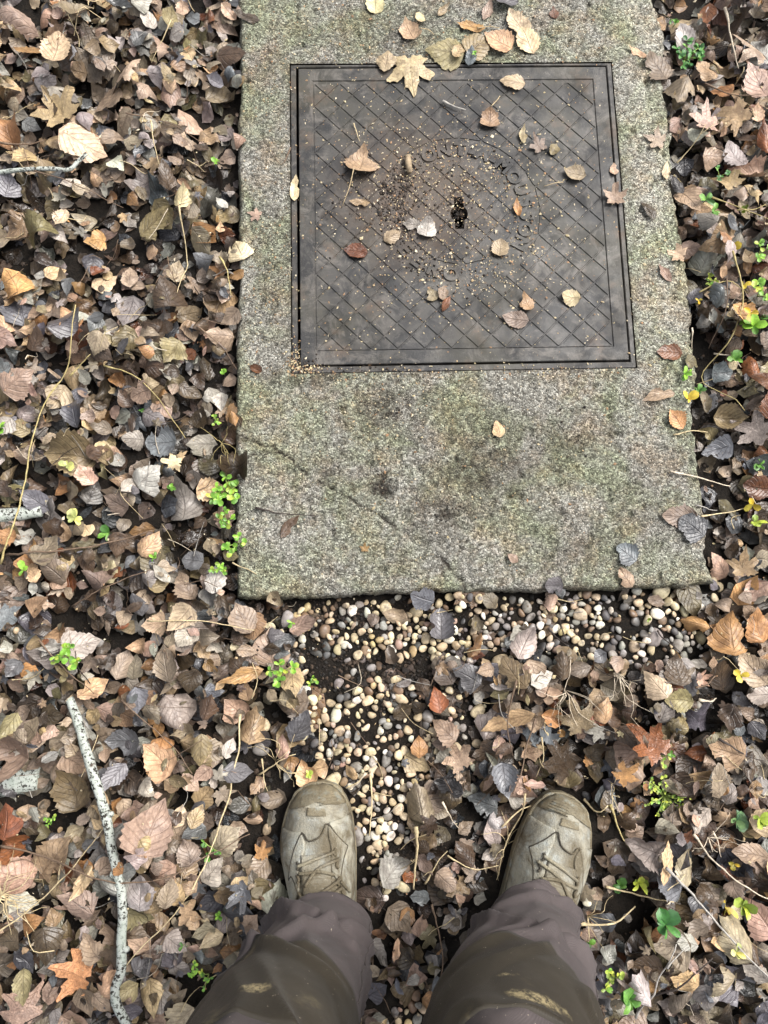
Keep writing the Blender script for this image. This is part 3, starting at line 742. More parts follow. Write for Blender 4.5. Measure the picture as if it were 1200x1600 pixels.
def build_boot(toe_px, heel_px, side, zground, label):
    t = G(*toe_px, zground + .03); hh = G(*heel_px, zground + .03); d = hh - t; ang = math.atan2(-d[1], -d[0]) - PI / 2
    e = obj('boot', None, None, person); e.empty_display_size = .02
    e.location = Vector((t[0], t[1], zground)) - Vector(P0); e.rotation_euler = (math.radians(0), 0, ang); e['label'] = label
    T = np.linspace(0, 1, 60) ** 1.25; A = np.sin(np.linspace(-PI / 2, PI / 2, 37))
    S, Xf = np.meshgrid(T, A, indexing='ij')
    bump_ = (fbm(S * 9 + side, Xf * 3, 3, 3) - .5) * .004 * (1 - Xf ** 2) + (fbm(S * 26 + side, Xf * 5, 13, 2) - .5) * .0016
    V = boot_pt(S, Xf, bump_, side).reshape(-1, 3)
    idx = np.arange(S.size).reshape(S.shape); Q = np.stack([idx[:-1, :-1], idx[1:, :-1], idx[1:, 1:], idx[:-1, 1:]], -1).reshape(-1, 4)
    if side < 0: Q = Q[:, ::-1]
    obj('upper', mesh_np('upper', V, Q), MAT['boot'], e)
    # sole
    ss = np.linspace(0, 1, 50) ** 1.2; out = []
    for s in ss: out.append((np.interp(s, _s, _c) + np.interp(s, _s, _w) + .0035, -s * BL_))
    for s in ss[::-1]: out.append((np.interp(s, _s, _c) - np.interp(s, _s, _w) - .0035, -s * BL_))
    out = np.array(out); out[:, 1] += np.where(np.arange(len(out)) < 5, .003, 0) + np.where(np.arange(len(out)) >= len(out) - 5, .003, 0); out[:, 0] *= side
    if side < 0: out = out[::-1]
    V, F = prism(out[::-1] if False else out, 0, .021, .002)
    obj('sole', mesh_np('sole', V, F, smooth=False), MAT['rubber'], e)
    def patch(name, fn, nu, nv, th, mat):
        V, F = surf_patch(lambda u, v, off: boot_pt(*fn(u, v), off, side), nu, nv, th); return obj(name, mesh_np(name, V, F), mat, e)
    cap = patch('toe_cap', lambda u, v: (.002 + (.085 + .02 * np.abs(v * 2 - 1)) * u * (1 - .25 * (1 - np.abs(v * 2 - 1))), (v * 2 - 1) * .985), 16, 28, .0016, MAT['rubber'])
    for k in range(5):       # moulded ridges of the toe cap
        s0 = .028 + .013 * k; q = np.linspace(.15, .8, 22); V, F, uv = tube(boot_pt(s0 + .03 * (q - .3) ** 2, q, .0018, side), .0011, 5)
        obj('ridge', mesh_np('ridge', V, F), MAT['rubber'], e)
    patch('badge', lambda u, v: (.088 + .036 * u + .012 * v, -.30 + .62 * v), 6, 14, .0014, MAT['rubber'])
    # quarter overlays either side of the lacing
    patch('side_overlay', lambda u, v: (.20 + .42 * u + .0 * v, -.99 + (.50 + .16 * np.sin(u * 5.5 + .4) + .07 * np.sin(u * 13)) * v), 34, 16, .0030, MAT['bpanel'])
    patch('side_overlay', lambda u, v: (.165 + .45 * u, .99 - (.50 + .14 * np.sin(u * 6 + .2) + .06 * np.sin(u * 14 + 1)) * v), 34, 16, .0030, MAT['bpanel'])
    patch('tongue', lambda u, v: (.30 + .26 * u, -.38 + .76 * v), 20, 16, .0036, MAT['boot'])
    def line(name, pts, r, off, mat, n=26):
        q = smooth_path(pts, n); V, F, uv = tube(boot_pt(q[:, 0], q[:, 1], off, side), r, 6); return obj(name, mesh_np(name, V, F), mat, e)
    for pts in ([(.42, -.78), (.33, -.64), (.25, -.5), (.2, -.36), (.236, -.2), (.23, .07), (.212, .2), (.168, .32), (.225, .55), (.30, .82)],
                [(.30, .82), (.36, .68), (.44, .62), (.55, .75)], [(.42, -.78), (.40, -.66), (.47, -.5)], [(.30, -.36), (.40, -.33), (.5, -.33)], [(.32, .40), (.42, .38), (.52, .38)]):
        line('stitch_line', pts, .0014, .0024, MAT['dark'])
    for pts in ([(.345, -.45), (.318, 0), (.30, .50)], [(.425, -.30), (.36, .05), (.335, .60)], [(.375, -.42), (.37, .1), (.395, .46)],
                [(.54, -.42), (.46, .05), (.425, .55)], [(.47, -.46), (.468, .05), (.478, .42)], [(.58, -.5), (.50, -.1), (.46, .62)], [(.60, -.72), (.48, -.44)], [(.43, .6), (.5, .82)]):
        line('lace', pts, .0027, .0052, MAT['lace'])
    for s0, x0 in ((.345, -.47), (.40, -.5), (.47, -.5), (.305, .52), (.36, .56), (.43, .58)):
        line('eyelet', [(s0 - .016, x0), (s0, x0 - math.copysign(.05, x0)), (s0 + .016, x0)], .0024, .0040, MAT['dark'], 10)
    return e
build_boot((490, 1227), (503, 1400), 1, -.036, 'mud-caked boot pointing straight ahead beside the pale gravel')
build_boot((896, 1249), (847, 1388), -1, -.036, 'mud-caked boot turned outward among the leaves')

# ------------------------------------------------------------------ fallen leaves
COLS = {'taupe': (.285, .222, .165), 'grey': (.37, .345, .31), 'tan': (.47, .335, .20), 'orange': (.44, .245, .105), 'dark brown': (.080, .054, .034),
        'slate': (.125, .130, .142), 'olive': (.225, .180, .095), 'pinkish': (.42, .305, .225), 'russet': (.20, .075, .032), 'yellow': (.52, .40, .07), 'cream': (.52, .42, .27), 'black': (.03, .026, .026), 'white': (.68, .66, .62)}
def tint_of(name, wet=None):
    c = np.array(COLS[name]); k = rng.uniform(.55, 1.40); c = c * k * rng.uniform(.93, 1.07, 3)
    if wet is None: wet = {'slate': .8, 'black': .9, 'dark brown': .7, 'russet': .7}.get(name, .35) * rng.uniform(.5, 1.2)
    return np.r_[np.clip(c, .01, .85), min(wet, 1)]

def leaf_shape(kind, L, W, nu, nv, fold, curl, cross, wave):
    """flat outline bent into a dry leaf; returns V, F, uv with the stalk end at -x"""
    ph1, ph2 = rng.uniform(0, 6.28, 2)
    if kind != 'lobed':
        t = np.linspace(0, 1, nu); e = {'oval': (.60, .88), 'heart': (.40, 1.05), 'diamond': (.80, 1.15), 'narrow': (.7, 1.0), 'round': (.42, .62)}[kind]
        prof = t ** e[0] * (1 - t) ** e[1]; prof /= prof.max()
        prof = prof * (1 + .16 * np.sin(t * 9 + ph1) * rng.uniform(0, 1)) * np.where(t > .8, .86, 1.0)
        v = np.sign(np.linspace(-1, 1, nv)) * np.abs(np.linspace(-1, 1, nv)) ** .85
        tt, vv = np.meshgrid(t, v, indexing='ij')
        ser = np.where(np.abs(vv) > .99, 1 + ((.05 if nu > 12 else .03) * np.where(np.arange(nu) % 2 == 0, 1, -1) + rng.normal(0, .055, nu))[:, None], 1.0)
        wy = prof[:, None] * W / 2 * ser
        x = (tt - .5) * L + np.where(np.abs(vv) > .99, .02 * L, 0); y = wy * vv
        bend = rng.normal(0, .12) * L; y = y + bend * (tt - .5) ** 2
        if kind == 'heart': x = x - .10 * L * np.abs(vv) * np.clip(1 - tt * 3, 0, 1)
        if rng.random() < .25:       # a bite out of one side
            tb = rng.uniform(.25, .8); sd = rng.choice([-1, 1]); bite = np.exp(-((tt - tb) / .12) ** 2) * np.clip(vv * sd, 0, 1); y = y * (1 - .55 * bite)
        idx = np.arange(nu * nv).reshape(nu, nv)
        F = [np.stack([idx[:-1, :-1], idx[1:, :-1], idx[1:, 1:], idx[:-1, 1:]], -1).reshape(-1, 4)]
        uv = np.stack([tt, vv], -1).reshape(-1, 2)
    else:
        na = nu * 4; th = np.linspace(-PI, PI, na, endpoint=False)
        lobes = [(0, 1.0), (.98, .86), (-.98, .86), (1.95, .58), (-1.95, .58)]
        rr = np.full(na, .34); dv = np.full(na, 9.)
        for a, l in lobes:
            da = np.abs((th - a + PI) % (2 * PI) - PI)
            k = .30 + (l - .30) * np.clip(1 - da / .56, 0, 1) ** .85; rr = np.maximum(rr, k); dv = np.minimum(dv, da / .5)
        rr = rr * (1 + .09 * np.sin(th * 17 + ph1) * (rr > .42) + rng.normal(0, .025, na))
        rr = np.where(np.abs(np.abs(th) - PI) < .25, rr * .55, rr)
        fr = np.array([.0, .3, .58, .8, 1.0]); nr = len(fr)
        x = (fr[:, None] * rr[None] * np.cos(th)[None]) * L * .62; y = (fr[:, None] * rr[None] * np.sin(th)[None]) * W * .62
        tt = (x / L + .4); vv = np.clip(y / (W / 2), -1, 1)
        idx = np.arange(nr * na).reshape(nr, na); a2 = np.roll(idx, -1, 1)
        F = [np.stack([idx[:-1], idx[1:], a2[1:], a2[:-1]], -1).reshape(-1, 4)]
        uv = np.stack([np.broadcast_to(fr[:, None], x.shape), np.clip(np.broadcast_to(dv[None], x.shape), 0, 1)], -1).reshape(-1, 2)
    z = fold * np.abs(y) + curl * x ** 2 / L * 2 + cross * y ** 2 / W * 2 + wave * L * np.sin(x / L * 7 + ph1) * np.cos(y / W * 6 + ph2) + rng.normal(0, .9) * np.abs(y / W) ** 3 * W + rng.normal(0, .35) * np.clip(x / L, 0, 1) ** 2 * L
    z = z + .07 * L * (vnoise(x / L * 4 + ph1 * 3, y / W * 4 + ph2 * 3) - .5)
    return np.stack([x, y, z], -1).reshape(-1, 3), F, uv

def rest(V, x, y, yaw, tilt=.12, sink=.35, slope=.5, drape=True, lift=0.0, clear=.0009):
    """lay a piece on whatever is below it"""
    c, s = math.cos(yaw), math.sin(yaw); P = V.copy()
    P[:, 0], P[:, 1] = x + c * V[:, 0] - s * V[:, 1], y + s * V[:, 0] + c * V[:, 1]
    h = HF.at(P[:, 0], P[:, 1])
    A = np.c_[P[:, 0] - x, P[:, 1] - y, np.ones(len(P))]
    k = np.linalg.lstsq(A, h, rcond=None)[0]; g = np.hypot(k[0], k[1])
    if g > slope: k[:2] *= slope / g
    k[0] += rng.normal(0, tilt); k[1] += rng.normal(0, tilt)
    z = A @ k + V[:, 2]
    z += -np.quantile(z - h, sink) + lift
    if drape: z = np.maximum(z, h + clear)
    P[:, 2] = z
    return P

def zone_w(px, py):
    """which leaf colours lie where in the photograph"""
    dark = blob(px, py, [(290, 560, 130, 160, .75), (300, 900, 140, 160, .35), (1110, 640, 90, 200, .7), (950, 1150, 250, 120, .55), (700, 1330, 130, 150, .6), (420, 1000, 90, 60, .7), (150, 620, 160, 90, .3), (1060, 1450, 150, 150, .4)])
    pale = blob(px, py, [(120, 150, 260, 200, .8), (1150, 230, 120, 180, .6), (120, 1180, 170, 140, .35)])
    return float(dark), float(pale)
NM = ['taupe', 'grey', 'tan', 'orange', 'dark brown', 'slate', 'olive', 'pinkish', 'russet', 'yellow', 'cream']
def pick_col(px, py):
    d, p = zone_w(px, py); right = 1.0 if px > 640 else 0.0
    w_ = np.array([3.4, 1.9 + p, 1.2 + 1.1 * p - .7 * d, .40 + .25 * right, 1.5 + 4.2 * d - .9 * p, 1.2 + 1.6 * d - .3 * p, .9, 1.1 + 1.1 * p + .5 * right - .5 * d, .22 + .5 * d * right, .0, .16 + .25 * p])
    w_ = np.clip(w_, 0.0, 9); return NM[rng.choice(len(NM), p=w_ / w_.sum())]
def rand_leaf(fine, size=None, colname=None, kind=None, px=0, py=0):
    kind = kind or rng.choice(['heart', 'oval', 'diamond', 'round', 'narrow', 'lobed'], p=[.42, .17, .20, .05, .07, .09])
    L = size or float(np.clip(rng.lognormal(math.log(.033), .30), .016, .075))
    if kind == 'lobed' and not size: L *= 1.45
    W = L * {'heart': .92, 'oval': .68, 'diamond': .72, 'round': .92, 'narrow': .36, 'lobed': 1.0}[kind] * rng.uniform(.85, 1.1)
    sg = rng.choice([-1, 1]); dry = rng.random()
    fold = sg * abs(rng.normal(0, .24)); curl = rng.normal(.03, .24) if dry < .75 else rng.normal(.0, .7); cross = rng.normal(0, .26) if dry < .72 else rng.choice([-1, 1]) * rng.uniform(.5, 1.2)
    nu, nv = (19, 9) if fine else (9, 5) if L < .034 else (9, 7)
    if kind == 'lobed': nu = 18 if fine else 9
    V, F, uv = leaf_shape(kind, L, W, nu, nv, fold, curl, cross, abs(rng.normal(0, .045)))
    return V, F, uv, kind, L

VIEW_M = (-.86, 1.02, -.80, 1.44)
def litter_points(n):
    out = []
    while len(out) < n:
        x, y = rng.uniform(VIEW_M[0], VIEW_M[1]), rng.uniform(VIEW_M[2], VIEW_M[3])
        so = slab_out(x, y)
        if so < -.004 or (so < .012 and rng.random() < .6): continue
        if boot_clear(np.array([x]), np.array([y]))[0] < .072: continue
        out.append((x, y))
    return out

litter = Soup()
def add_litter(n, keep_gravel, size=None, phase=0):
    for x, y in litter_points(n):
        px, py = PX(x, y, -.02)
        gmask = float(blob(px, py, GRAVEL)); bmask = float(blob(px, py, BARE))
        if rng.random() < max(min(gmask * 1.25, 1) * keep_gravel, bmask * .94): continue
        if phase and rng.random() < .75 * (vnoise(x * 16, y * 16, 90) > .56): continue
        so = slab_out(x, y)
        s = size() if size else None
        V, F, uv, kind, L = rand_leaf(False, s, kind=rng.choice(['diamond', 'narrow', 'heart', 'lobed'], p=[.4, .3, .15, .15]) if phase == 3 else None)
        if so < .03 and so > -.01: V *= .85
        P = rest(V, x, y, rng.uniform(0, 6.28), .10 if phase == 0 else .22, .40 if phase == 0 else .24, drape=phase != 2)
        if slab_out(x, y) < L * .5 and phase != 2:       # under-layers stay below the slab's arris
            P[:, 2] = np.minimum(P[:, 2], -.006 - .02 * rng.random())
        HF.stamp(P[:, 0], P[:, 1], P[:, 2])
        tn = tint_of(pick_col(px, py)); tn[:3] *= (.30, .62, .98, .85)[phase]; tn[3] = min(1, tn[3] + (.4, .2, 0, 0)[phase])      # older layers have rotted darker, with the gaps' shade added to their tint
        litter.add(P, F, uv, tn)
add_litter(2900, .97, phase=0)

# soil crumbs on the bare ground, under gravel and leaves
crumbs = Soup(); husks = Soup()
def on_cover(x, y):
    return (x > LID[0]) & (x < LID[1]) & (y > LID[2]) & (y < LID[3])
def crumb(x, y, r, c, z=None):
    V = ICO_V * rng.uniform(.6, 1.2, (12, 1)) * r * np.array([1, 1, .75]); zz = (float(HF.mean(np.array([x]), np.array([y]))[0]) if z is None else z)
    crumbs.add(V + np.array([x, y, zz + r * .3]), [ICO_F], None, np.r_[c, 1])
DK = [(.014, .010, .008), (.028, .020, .014), (.05, .034, .023), (.018, .016, .014)]
def gauss_pts(L):
    for (a, b, sx, sy, n) in L:
        for k in range(n):
            px, py = rng.normal(a, sx), rng.normal(b, sy); yield (*G(px, py, -.002)[:2], px, py)
cover_z = lambda x, y: -.003
for x, y, px, py in gauss_pts([(570, 1045, 110, 32, 900), (690, 1110, 50, 50, 400), (450, 970, 70, 20, 350), (600, 960, 130, 18, 300), (440, 1150, 40, 60, 200), (660, 1330, 40, 60, 200), (320, 620, 60, 90, 250), (1100, 700, 30, 100, 250)]):
    if slab_out(x, y) > .003: crumb(x, y, float(np.clip(rng.lognormal(math.log(.0022), .5), .0008, .008)), DK[rng.integers(4)])

for k in range(3600):            # rotted crumbs that show in the gaps of the litter
    x, y = litter_points(1)[0]
    crumb(x, y, float(np.clip(rng.lognormal(math.log(.0024), .5), .001, .007)), np.array(DK[rng.integers(4)]) * rng.choice([1.0, 1.6, 3.2], p=[.6, .3, .1]))

# ------------------------------------------------------------------ gravel
PEB = {'cream': (.60, .51, .35), 'white': (.70, .67, .59), 'grey': (.27, .26, .245), 'beige': (.48, .39, .26), 'brown': (.20, .135, .085), 'dark grey': (.085, .083, .085), 'yellowish': (.46, .36, .19), 'pinkish': (.36, .25, .20)}
peb_shapes = []
for k in range(14):
    V = ICO2_V.copy(); V = np.sign(V) * np.abs(V) ** rng.uniform(.82, 1.0)
    sh = rng.uniform(-.25, .25, 3); V[:, 0] *= 1 + sh[0] * V[:, 1]; V[:, 1] *= 1 + sh[1] * V[:, 0]; V[:, 2] *= 1 + .2 * sh[2] * V[:, 0]
    V *= (1 + .09 * (vnoise(V[:, 0] * 1.6 + k * 3, V[:, 1] * 1.6 + V[:, 2]) - .5))[:, None]
    peb_shapes.append(V * np.array([1, rng.uniform(.55, .92), rng.uniform(.34, .58)]))
gravel = Soup(); peb_list = []
spots = []
cand = 0
occ = []
while cand < 36000:
    cand += 1
    x, y = rng.uniform(-.75, .75), rng.uniform(-.62, .09)
    px, py = PX(x, y, -.03); g = float(blob(px, py, GRAVEL)); b = float(blob(px, py, BARE))
    if slab_out(x, y) < .002 or rng.random() > min(g * 1.1, 1) * (1 - .92 * b) * (.30 + .7 * (vnoise(x * 22, y * 22, 77) > .47)) * .95 + .004: continue
    if boot_clear(np.array([x]), np.array([y]))[0] < .062: continue
    r = float(np.clip(rng.lognormal(math.log(.0073), .38), .0034, .0170))
    if any((x - a) ** 2 + (y - c) ** 2 < (.66 * (r + q)) ** 2 for a, c, q in occ): continue
    occ.append((x, y, r))
    yellowish = px < 700
    nm = rng.choice(list(PEB), p=[.27, .09, .17, .22, .10, .09, .04, .02] if yellowish else [.17, .13, .25, .19, .11, .11, .02, .02])
    V = peb_shapes[rng.integers(14)] * r
    tl = rng.normal(0, .35, 2); cx_, sx_ = math.cos(tl[0]), math.sin(tl[0]); V = V @ np.array([[1, 0, 0], [0, cx_, -sx_], [0, sx_, cx_]])
    yaw = rng.uniform(0, 6.28)
    h = float(HF.mean(np.array([x]), np.array([y]))[0]) - r * .30; c, s = math.cos(yaw), math.sin(yaw)
    Vr = np.c_[c * V[:, 0] - s * V[:, 1], s * V[:, 0] + c * V[:, 1], V[:, 2]]
    bottom = Vr[:, 2] < 0
    hh = HF.at(x + Vr[:, 0], y + Vr[:, 1]); z = max(h, float(np.quantile(hh, .3))) + V[:, 2].max() * .42
    P = Vr + np.array([x, y, z]); up = Vr[:, 2] > 0
    HF.stamp(P[up, 0], P[up, 1], P[up, 2])
    peb_list.append((x, y, z, r, nm, Vr, px, py))

# ------------------------------------------------------------------ more leaves on top of the lower layer
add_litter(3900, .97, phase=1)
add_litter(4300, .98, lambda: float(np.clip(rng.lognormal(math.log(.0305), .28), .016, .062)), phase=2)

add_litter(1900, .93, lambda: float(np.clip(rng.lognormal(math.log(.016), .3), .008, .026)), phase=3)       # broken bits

# landmarks used to say where a thing lies
LAND = [(65, 272, 'the grey lichen twig'), (70, 640, 'the yellow dead vine'), (210, 130, 'the orange lobed leaf'), (355, 800, 'the green weeds at the slab edge'), (160, 828, 'the four-leaved green seedling'),
        (118, 1025, 'the ferny seedling'), (150, 1180, 'the top half of the speckled branch'), (200, 1420, 'the lower half of the speckled branch'), (330, 1190, 'the thin pale straw stem'),
        (20, 1400, 'the dry grass tuft'), (305, 1520, 'the weeds beside the left knee'), (490, 1240, "the left boot's toe"), (700, 1140, 'the dark soil patch'), (960, 980, 'the right-hand gravel patch'),
        (895, 1250, "the right boot's toe"), (1045, 1250, 'the bright feathery weed'), (1140, 1420, 'the yellow clover leaves'), (975, 1548, 'the weeds beside the right knee'), (1073, 85, 'the dark green weed by the slab'),
        (1140, 390, 'the yellow leaf by the slab'), (1180, 480, 'the leafy vine at the right'), (1072, 625, 'the yellow lobed weed leaf'), (1185, 800, 'the yellow star-shaped seedlings'), (280, 420, 'the iron cover'), (660, 1330, 'the gap between the boots'), (1150, 1000, "the slab's front right corner")]
ORD = ['nearest', 'second nearest', 'third nearest', 'fourth nearest', 'fifth nearest', 'sixth nearest', 'seventh nearest', 'eighth nearest', 'ninth nearest', 'tenth nearest', 'eleventh nearest', 'twelfth nearest', 'thirteenth nearest', 'fourteenth nearest', 'fifteenth nearest', 'sixteenth nearest', 'seventeenth nearest', 'eighteenth nearest', 'nineteenth nearest', 'twentieth nearest']
def land_of(px, py):
    d = [math.hypot(px - a, py - b) for a, b, _ in LAND]; i = int(np.argmin(d)); return LAND[i][2], d[i]
KW = {'heart': 'heart-shaped', 'oval': 'oval', 'diamond': 'pointed', 'round': 'round', 'narrow': 'narrow', 'lobed': 'lobed'}
CW = {'taupe': 'grey-brown', 'slate': 'wet slate-grey', 'olive': 'olive-brown', 'pinkish': 'pinkish-tan', 'black': 'blackish'}

# large leaves one can pick out in the photograph: px, py, length px, turn, kind, colour
PICK = [(210, 130, 62, 20, 'lobed', 'pinkish'), (100, 185, 78, 55, 'lobed', 'tan'), (15, 200, 60, 80, 'heart', 'orange'), (30, 40, 55, 10, 'oval', 'pinkish'), (110, 115, 50, 100, 'round', 'cream'), (45, 75, 50, 170, 'oval', 'orange'),
        (25, 445, 62, 60, 'oval', 'orange'), (140, 235, 62, 200, 'heart', 'pinkish'), (293, 328, 38, 100, 'diamond', 'cream'), (75, 380, 45, 160, 'round', 'olive'), (245, 355, 60, 140, 'oval', 'olive'), (320, 405, 40, 30, 'oval', 'slate'),
        (125, 650, 50, 80, 'diamond', 'slate'), (207, 685, 30, 0, 'round', 'grey'), (110, 715, 70, 10, 'heart', 'olive'), (250, 690, 48, 0, 'round', 'slate'), (20, 585, 36, 60, 'oval', 'slate'), (45, 605, 48, 140, 'heart', 'taupe'),
        (180, 785, 38, 30, 'heart', 'taupe'), (60, 910 - 15, 34, 60, 'diamond', 'tan'), (12, 840, 40, 0, 'oval', 'orange'), (240, 850, 40, 120, 'heart', 'tan'), (300, 875, 34, 10, 'round', 'slate'), (290, 915, 48, 60, 'oval', 'taupe'),
        (395, 1130, 48, 100, 'heart', 'tan'), (275, 1035, 52, 80, 'diamond', 'taupe'), (30, 1170, 62, 20, 'round', 'taupe'), (110, 1230, 58, 70, 'heart', 'olive'), (258, 1272, 66, 110, 'heart', 'taupe'), (88, 1335, 62, 130, 'heart', 'tan'),
        (25, 1365, 52, 30, 'round', 'pinkish'), (235, 1378, 42, 90, 'round', 'grey'), (278, 1378, 36, 100, 'oval', 'taupe'), (130, 1520, 62, 15, 'lobed', 'orange'), (250, 1180, 54, 40, 'heart', 'tan'), (190, 1160, 55, 0, 'oval', 'slate'),
        (145, 1075, 46, 150, 'oval', 'tan'), (52, 1570, 58, 60, 'lobed', 'pinkish'), (180, 1248, 36, 90, 'narrow', 'tan'), (372, 732, 46, 0, 'round', 'dark brown'),
        (690, 975, 46, 90, 'round', 'slate'), (728, 1055, 42, 30, 'heart', 'slate'), (820, 1005, 50, 120, 'oval', 'grey'), (875, 1040, 42, 90, 'oval', 'dark brown'), (685, 1095, 38, 80, 'diamond', 'russet'), (745, 1010, 40, 120, 'narrow', 'orange'),
        (790, 1125, 74, -20, 'narrow', 'tan'), (795, 1050, 50, 60, 'oval', 'olive'), (655, 1250, 50, 80, 'heart', 'taupe'), (470, 1135, 50, 120, 'oval', 'slate'), (440, 1170, 36, 90, 'oval', 'pinkish'), (885, 1195, 66, 60, 'lobed', 'dark brown'),
        (905, 1130, 58, 70, 'lobed', 'olive'), (1050, 1092, 46, 5, 'oval', 'olive'), (1125, 1055, 44, 80, 'round', 'dark brown'), (1165, 1040, 52, 60, 'heart', 'pinkish'), (1090, 975, 36, 20, 'oval', 'orange'), (1185, 975, 48, 80, 'heart', 'orange'),
        (1095, 1130, 52, 100, 'lobed', 'slate'), (1120, 1170, 48, 20, 'heart', 'tan'), (1175, 1085, 44, 0, 'oval', 'grey'), (1000, 1160, 60, 50, 'lobed', 'russet'), (1110, 1215, 52, 80, 'oval', 'taupe'), (1040, 1370, 50, 40, 'round', 'slate'),
        (1005, 1325, 48, 20, 'heart', 'grey'), (1030, 1340, 54, 110, 'narrow', 'tan'), (1065, 1350, 52, 100, 'oval', 'taupe'), (985, 1525, 50, 60, 'diamond', 'white'), (1130, 1450, 56, 60, 'heart', 'taupe'), (1060, 1560, 44, 120, 'oval', 'taupe'),
        (1180, 90, 70, 30, 'lobed', 'pinkish'), (1175, 135, 62, 70, 'heart', 'pinkish'), (1100, 115, 46, 60, 'oval', 'tan'), (1095, 210, 58, 90, 'lobed', 'pinkish'), (1165, 265, 50, 20, 'heart', 'pinkish'), (1145, 190, 58, -30, 'lobed', 'tan'),
        (1135, 295, 48, 60, 'lobed', 'tan'), (1190, 225, 60, 80, 'narrow', 'russet'), (1150, 240, 48, 60, 'round', 'grey'), (1180, 570, 40, 90, 'oval', 'russet'), (1185, 600, 40, 30, 'heart', 'russet'), (1178, 680, 58, 30, 'lobed', 'grey'),
        (1190, 640, 50, 100, 'oval', 'russet'), (1130, 880, 40, 60, 'heart', 'pinkish'), (1160, 890, 46, 90, 'lobed', 'tan'), (1190, 760, 44, 10, 'round', 'russet'), (1110, 470, 44, 90, 'diamond', 'slate'), (380, 1055, 60, -15, 'narrow', 'orange'),
        (1165, 1330, 48, 10, 'oval', 'taupe'), (1185, 1430, 50, 60, 'heart', 'pinkish'), (755, 1255, 44, 20, 'oval', 'slate'), (720, 1190, 46, 60, 'lobed', 'taupe'), (835, 1225, 34, 10, 'narrow', 'pinkish'), (700, 1225, 40, 20, 'oval', 'black')]
placed = []
leaf_things = []
def leaf_thing(px, py, V, F, uv, col, kind, L, yaw, tilt=.12, sink=.25, lift=0.0, z0=-.01, name='fallen_leaf', drape=True, wet=None):
    x, y, _ = G(px, py, z0)
    P = rest(V, x, y, yaw, tilt, sink, .5, drape, lift)
    HF.stamp(P[:, 0], P[:, 1], P[:, 2])
    base = np.array([x, y, float(P[:, 2].min())]); me = mesh_np(name, P - base, F, uv, np.broadcast_to(tint_of(col, wet), (len(P), 4)))
    o = obj(name, me, MAT['leaf']); o.location = base
    return o
for (px, py, lp, ang, kind, col) in PICK:
    V, F, uv, kind, L = rand_leaf(True, lp / 830 * (1.0 if kind != 'lobed' else 1.12), col, kind)
    o = leaf_thing(px, py, V, F, uv, col, kind, L, math.radians(-ang + 180), .18, .15, drape=False)
    placed.append((px, py)); leaf_things.append([o, px, py, kind, col, L])
tries = 0
while len(leaf_things) < 245 and tries < 20000:
    tries += 1
    px, py = rng.uniform(5, 1195), rng.uniform(5, 1595); x, y, _ = G(px, py, -.02)
    if slab_out(x, y) < .014 or boot_clear(np.array([x]), np.array([y]))[0] < .085: continue
    if px > 300 and px < 950 and py > 1400: continue
    if rng.random() < max(float(blob(px, py, GRAVEL)) * .97, float(blob(px, py, BARE)) * .9): continue
    if min(math.hypot(px - a, py - b) for a, b in placed) < 38: continue
    col = pick_col(px, py)
    V, F, uv, kind, L = rand_leaf(True, float(np.clip(rng.lognormal(math.log(.041), .22), .028, .072)))
    o = leaf_thing(px, py, V, F, uv, col, kind, L, rng.uniform(0, 6.28), .17, .15, drape=False)
    placed.append((px, py)); leaf_things.append([o, px, py, kind, col, L])
groups = {}
for t in leaf_things:
    o, px, py, kind, col, L = t; ld, d = land_of(px, py)
    sz = 'large ' if L > .058 else ('small ' if L < .038 else '')
    groups.setdefault((sz + CW.get(col, col) + ' ' + KW[kind] + ' leaf near ' + ld), []).append((d, o))
for lab, L_ in groups.items():
    L_.sort(key=lambda q: q[0])
    for i, (d, o) in enumerate(L_): tag(o, lab if len(L_) == 1 else lab + ', ' + ORD[min(i, 19)], 'leaf', 'fallen leaves lying uppermost in the litter')
tag(obj('leaf_litter', litter.mesh('leaf_litter'), MAT['leaf']), 'deep layer of mixed brown and grey fallen leaves', 'leaf litter', kind='stuff')

# pebbles: the largest ones are things, the rest one mass
order = sorted(range(len(peb_list)), key=lambda i: -peb_list[i][3] * (1.0 if (0 < peb_list[i][6] < 1200 and 880 < peb_list[i][7] < 1600) else .01))
top = set(order[:290]); pgroups = {}
for i, (x, y, z, r, nm, Vr, px, py) in enumerate(peb_list):
    c = np.array(PEB[nm]) * rng.uniform(.82, 1.15) * rng.uniform(.95, 1.05, 3)
    if i in top:
        o = obj('pebble', mesh_np('pebble', Vr, [ICO2_F], col=np.broadcast_to(np.r_[c, 1], (len(Vr), 4))), MAT['pebble']); o.location = (x, y, z)
        place = 'in the gravel at the right, before the slab corner' if px > 830 else 'in the gravel strip just off the slab front' if py < 1030 else 'in the gravel between the boots' if py > 1235 else 'in the gravel ahead of the left boot' if px < 650 else 'scattered among leaves ahead of the boots'
        if px < 380: place = 'lost among the leaves left of the boots'
        ev = np.sqrt(np.linalg.eigvalsh(np.cov(Vr[:, :2].T))); r_as = ev[1] / ev[0]; ld, dd = land_of(px, py)
        tag(o, None, 'pebble', 'pebbles ' + place)
        pgroups.setdefault(('large ' if r > .0115 else 'small ' if r < .0082 else '') + nm + (' long' if r_as > 1.45 else ' rounded' if r_as < 1.2 else ' oval') + ' pebble near ' + ld, []).append((dd, o))
    else: gravel.add(Vr + np.array([x, y, z]), [ICO2_F], None, np.r_[c, 1])
for lab, L_ in pgroups.items():
    L_.sort(key=lambda q: q[0])
    for i, (d, o) in enumerate(L_): o['label'] = lab if len(L_) == 1 else lab + ', ' + ORD[min(i, 19)]
